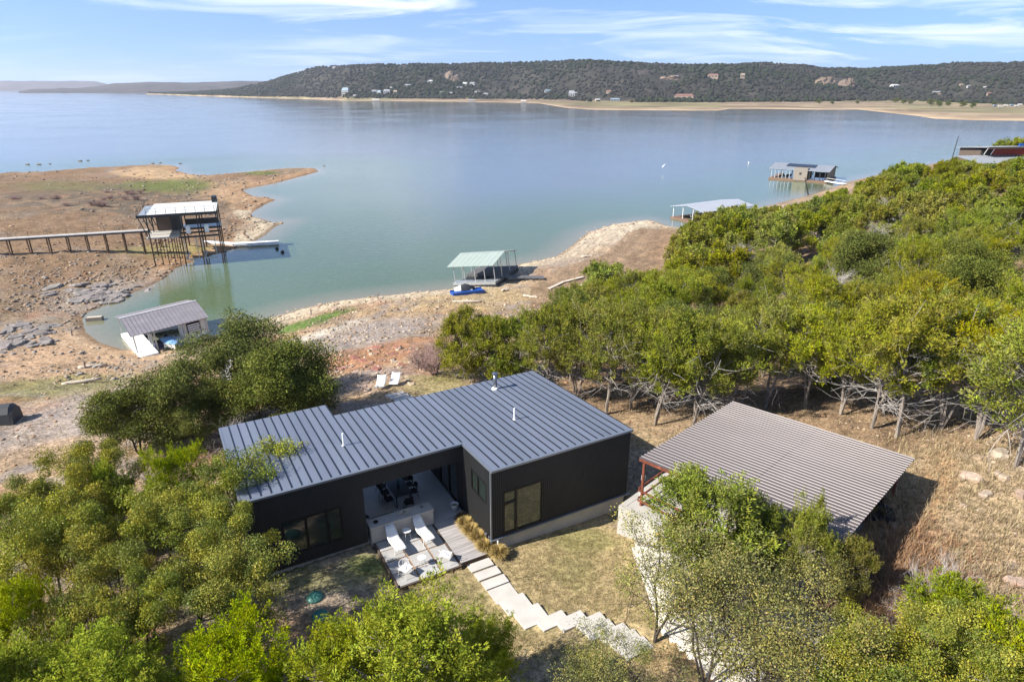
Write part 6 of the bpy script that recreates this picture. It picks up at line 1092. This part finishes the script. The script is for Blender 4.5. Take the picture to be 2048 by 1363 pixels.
for x, y, l in ((755, 598, 'small dark stump at the waterline, left of middle'), (622, 632, 'stump standing in the green strip by the shore'), (144, 672, 'thin dead sapling on the sandy neck of the cove'), (170, 737, 'short dead stem on the bank by the grey log'), (835, 740, 'dead upright stick right of the mauve shrub')):
    p = gpix(x, y); t = thing('dead_stump', l, 'stump', p, 0); MB().tube([(0, 0, -.2), (.05, .02, .5), (.1, .0, 1.0)], [.12, .08, .04], 6).build('stem', K['bark'], t); MB().tube([(.03, .02, .4), (.35, .1, .8)], [.05, .015], 5).build('branch', K['bark'], t); MB().tube([(.05, .0, .55), (-.25, .1, .95)], [.04, .012], 5).build('branch', K['bark'], t)
for x, y in ((55, 329), (78, 329), (100, 328), (160, 322), (176, 321), (320, 326), (305, 327), (360, 327), (648, 332), (80, 226)):
    X, Y, _ = at(x, y, WZ); o = obj('rock', RK['slab'][rnd.randrange(5)]); o.location = (X, Y, WZ + .05); s = rnd.uniform(.5, 1.0); o.scale = (s, s * .8, s * 1.6); tag(o, 'dark rock poking out of the lake off the spit', 'rock', 'rocks in the water off the spit')
# small stones as one mass
sx, sy, sr, sc = [], [], [], []
def strew(n, x0, x1, y0, y1, r0, r1, cols, dmax=None, dmin=.0):
    X = RG.uniform(x0, x1, n); Y = RG.uniform(y0, y1, n); D = sdist(X, Y); k = D > dmin
    if dmax: k &= (D < dmax * (.3 + RG.random(n)))
    k &= fbm(X * .25, Y * .25, 3) > .42; m_ = int(k.sum()); sx.append(X[k]); sy.append(Y[k]); sr.append(r0 + (r1 - r0) * RG.random(m_) ** 2.5); sc.append(np.array(cols)[RG.integers(len(cols), size=m_)] * RG.uniform(.7, 1.25, (m_, 1)))
PAL, GRY, RDC = [(.40, .33, .24), (.36, .28, .20), (.32, .24, .16)], [(.21, .19, .165), (.26, .22, .18), (.28, .20, .13)], [(.27, .155, .09), (.29, .20, .14), (.22, .16, .12)]
strew(6500, -40, 75, 70, 200, .10, .34, PAL, 8); strew(4500, -110, -38, 85, 160, .12, .40, GRY + RDC, 26); strew(4500, -100, -40, 60, 110, .08, .34, GRY, 30); strew(5000, -34, 8, 46, 92, .05, .24, RDC + PAL); strew(1200, 20, 36, 18, 36, .03, .12, PAL); strew(1500, 2, 50, 34, 60, .03, .15, RDC); strew(2500, -60, -20, 36, 66, .04, .16, RDC + PAL); strew(2500, -190, -60, 130, 250, .15, .6, GRY + RDC, 40); strew(3000, -10, 30, 20, 60, .03, .1, RDC)
sx, sy, sr, sc = np.concatenate(sx), np.concatenate(sy), np.concatenate(sr), np.concatenate(sc)
ha_, hb_ = hloc(sx, sy); ok = ~((ha_ > -11) & (ha_ < 8.5) & (hb_ > -7) & (hb_ < 12)); cu_, cv_ = cploc(sx, sy); ok &= ~((cu_ > -1.5) & (cu_ < 9) & (cv_ > -1) & (cv_ < 9.5)); sx, sy, sr, sc = sx[ok], sy[ok], sr[ok], sc[ok]
V, F, C = blobs(np.stack([sx, sy, gz(sx, sy) + sr * .12], -1), sr, sc, .35, .45); tag(obj('scattered_stones', npmesh('scattered_stones', V, F, K['stones'], C)), 'small loose stones strewn over the banks and shore', 'stones', kind='stuff')
# dry grass tufts
def tufts(n, px0, px1, py0, py1, h0, h1, cols, nb=7, seed=0):
    g = np.random.default_rng(seed); xs = g.uniform(px0, px1, n); ys = g.uniform(py0, py1, n); P0 = np.array([gpix(a, b) for a, b in zip(xs[::12], ys[::12])])
    pid = g.integers(len(P0), size=n); X = P0[pid, 0] + g.normal(0, .9, n); Y = P0[pid, 1] + g.normal(0, .9, n); a, b = hloc(X, Y); u, v = cploc(X, Y)
    k = (sdist(X, Y) > 1.5) & ~((a > -10.6) & (a < 8.2) & (b > -.3) & (b < 12)) & ~((u > -.7) & (u < 8.8) & (v > -.8) & (v < 9.3)) & ~((a > -1.7) & (a < 5.5) & (b > -9.5) & (b < -.3) & (b < -2.8 * (a > 0)) & (np.abs(b + 5.6 + a * 1.2) < 1.1) ) & ~((a > -1.7) & (a < -.1) & (b > -5) & (b < 0)); X, Y = X[k], Y[k]; n = len(X); Z = gz(X, Y)
    az = g.uniform(0, 6.283, (n, nb)); h = (h0 + (h1 - h0) * g.random((n, nb))); ou = h * g.uniform(.2, .9, (n, nb)); bx_ = X[:, None] + g.normal(0, .07, (n, nb)); by_ = Y[:, None] + g.normal(0, .07, (n, nb)); wd = .012 + .02 * h
    c_, s_ = np.cos(az), np.sin(az); base = Z[:, None] - .03 + 0 * az
    V = np.stack([np.stack([bx_ - s_ * wd, by_ + c_ * wd, base], -1), np.stack([bx_ + s_ * wd, by_ - c_ * wd, base], -1), np.stack([bx_ + c_ * ou, by_ + s_ * ou, base + h * .85], -1)], 2).reshape(-1, 3)
    cols = np.array(cols); col = cols[g.integers(len(cols), size=n)][:, None] * g.uniform(.7, 1.3, (n, nb, 1)); return V, np.repeat(col.reshape(-1, 3), 3, 0)
TG = [(.38, .30, .17), (.32, .245, .14), (.27, .20, .125), (.42, .335, .20)]; LG = [(.36, .28, .14), (.30, .24, .11), (.22, .20, .07)]
parts = [tufts(9000, 600, 1330, 1090, 1363, .05, .13, [(.30, .23, .11), (.22, .17, .08), (.36, .28, .15), (.20, .19, .06)], 7, 13), tufts(3800, 1740, 2120, 880, 1250, .10, .42, TG, 7, 1), tufts(2600, 1060, 2000, 790, 900, .06, .28, TG, 6, 2), tufts(7000, 560, 1330, 1080, 1363, .03, .09, LG, 8, 3), tufts(3500, 1010, 1330, 1020, 1240, .03, .09, LG, 8, 4), tufts(1500, 420, 900, 740, 860, .05, .2, TG, 6, 5), tufts(2500, 0, 420, 730, 930, .06, .25, TG, 6, 6), tufts(2600, 660, 1300, 540, 720, .1, .35, TG, 6, 7), tufts(2400, 0, 520, 345, 640, .15, .5, [(.24, .17, .10), (.30, .21, .12), (.17, .13, .08)], 6, 8), tufts(800, 1720, 1860, 1080, 1300, .3, .8, [(.33, .2, .11), (.28, .17, .10)], 9, 9)]
V = np.concatenate([p[0] for p in parts]); C = np.concatenate([p[1] for p in parts]); F = np.arange(len(V)).reshape(-1, 3)
tag(obj('dry_grass', npmesh('dry_grass', V, F, K['drygrass'], C)), 'short dry grass and straw tufts over the yard and banks', 'grass', kind='stuff')
# ------------------------------------------------------------------ air
hz_ = bpy.data.materials.new('haze_air'); hz_.use_nodes = True; t_ = hz_.node_tree; t_.nodes.clear(); vo = t_.nodes.new('ShaderNodeVolumePrincipled'); vo.inputs['Density'].default_value = 7e-5; vo.inputs['Color'].default_value = (.80, .86, .98, 1); vo.inputs['Anisotropy'].default_value = .25
ou_ = t_.nodes.new('ShaderNodeOutputMaterial'); t_.links.new(vo.outputs[0], ou_.inputs['Volume'])
zt_ = 330.; hzo = MB().box(-26000, -1500, -20, 26000, 15000, zt_).build('haze', hz_); hzo['kind'] = 'stuff'; tag(hzo, 'pale blue air haze over the lake and far hills')
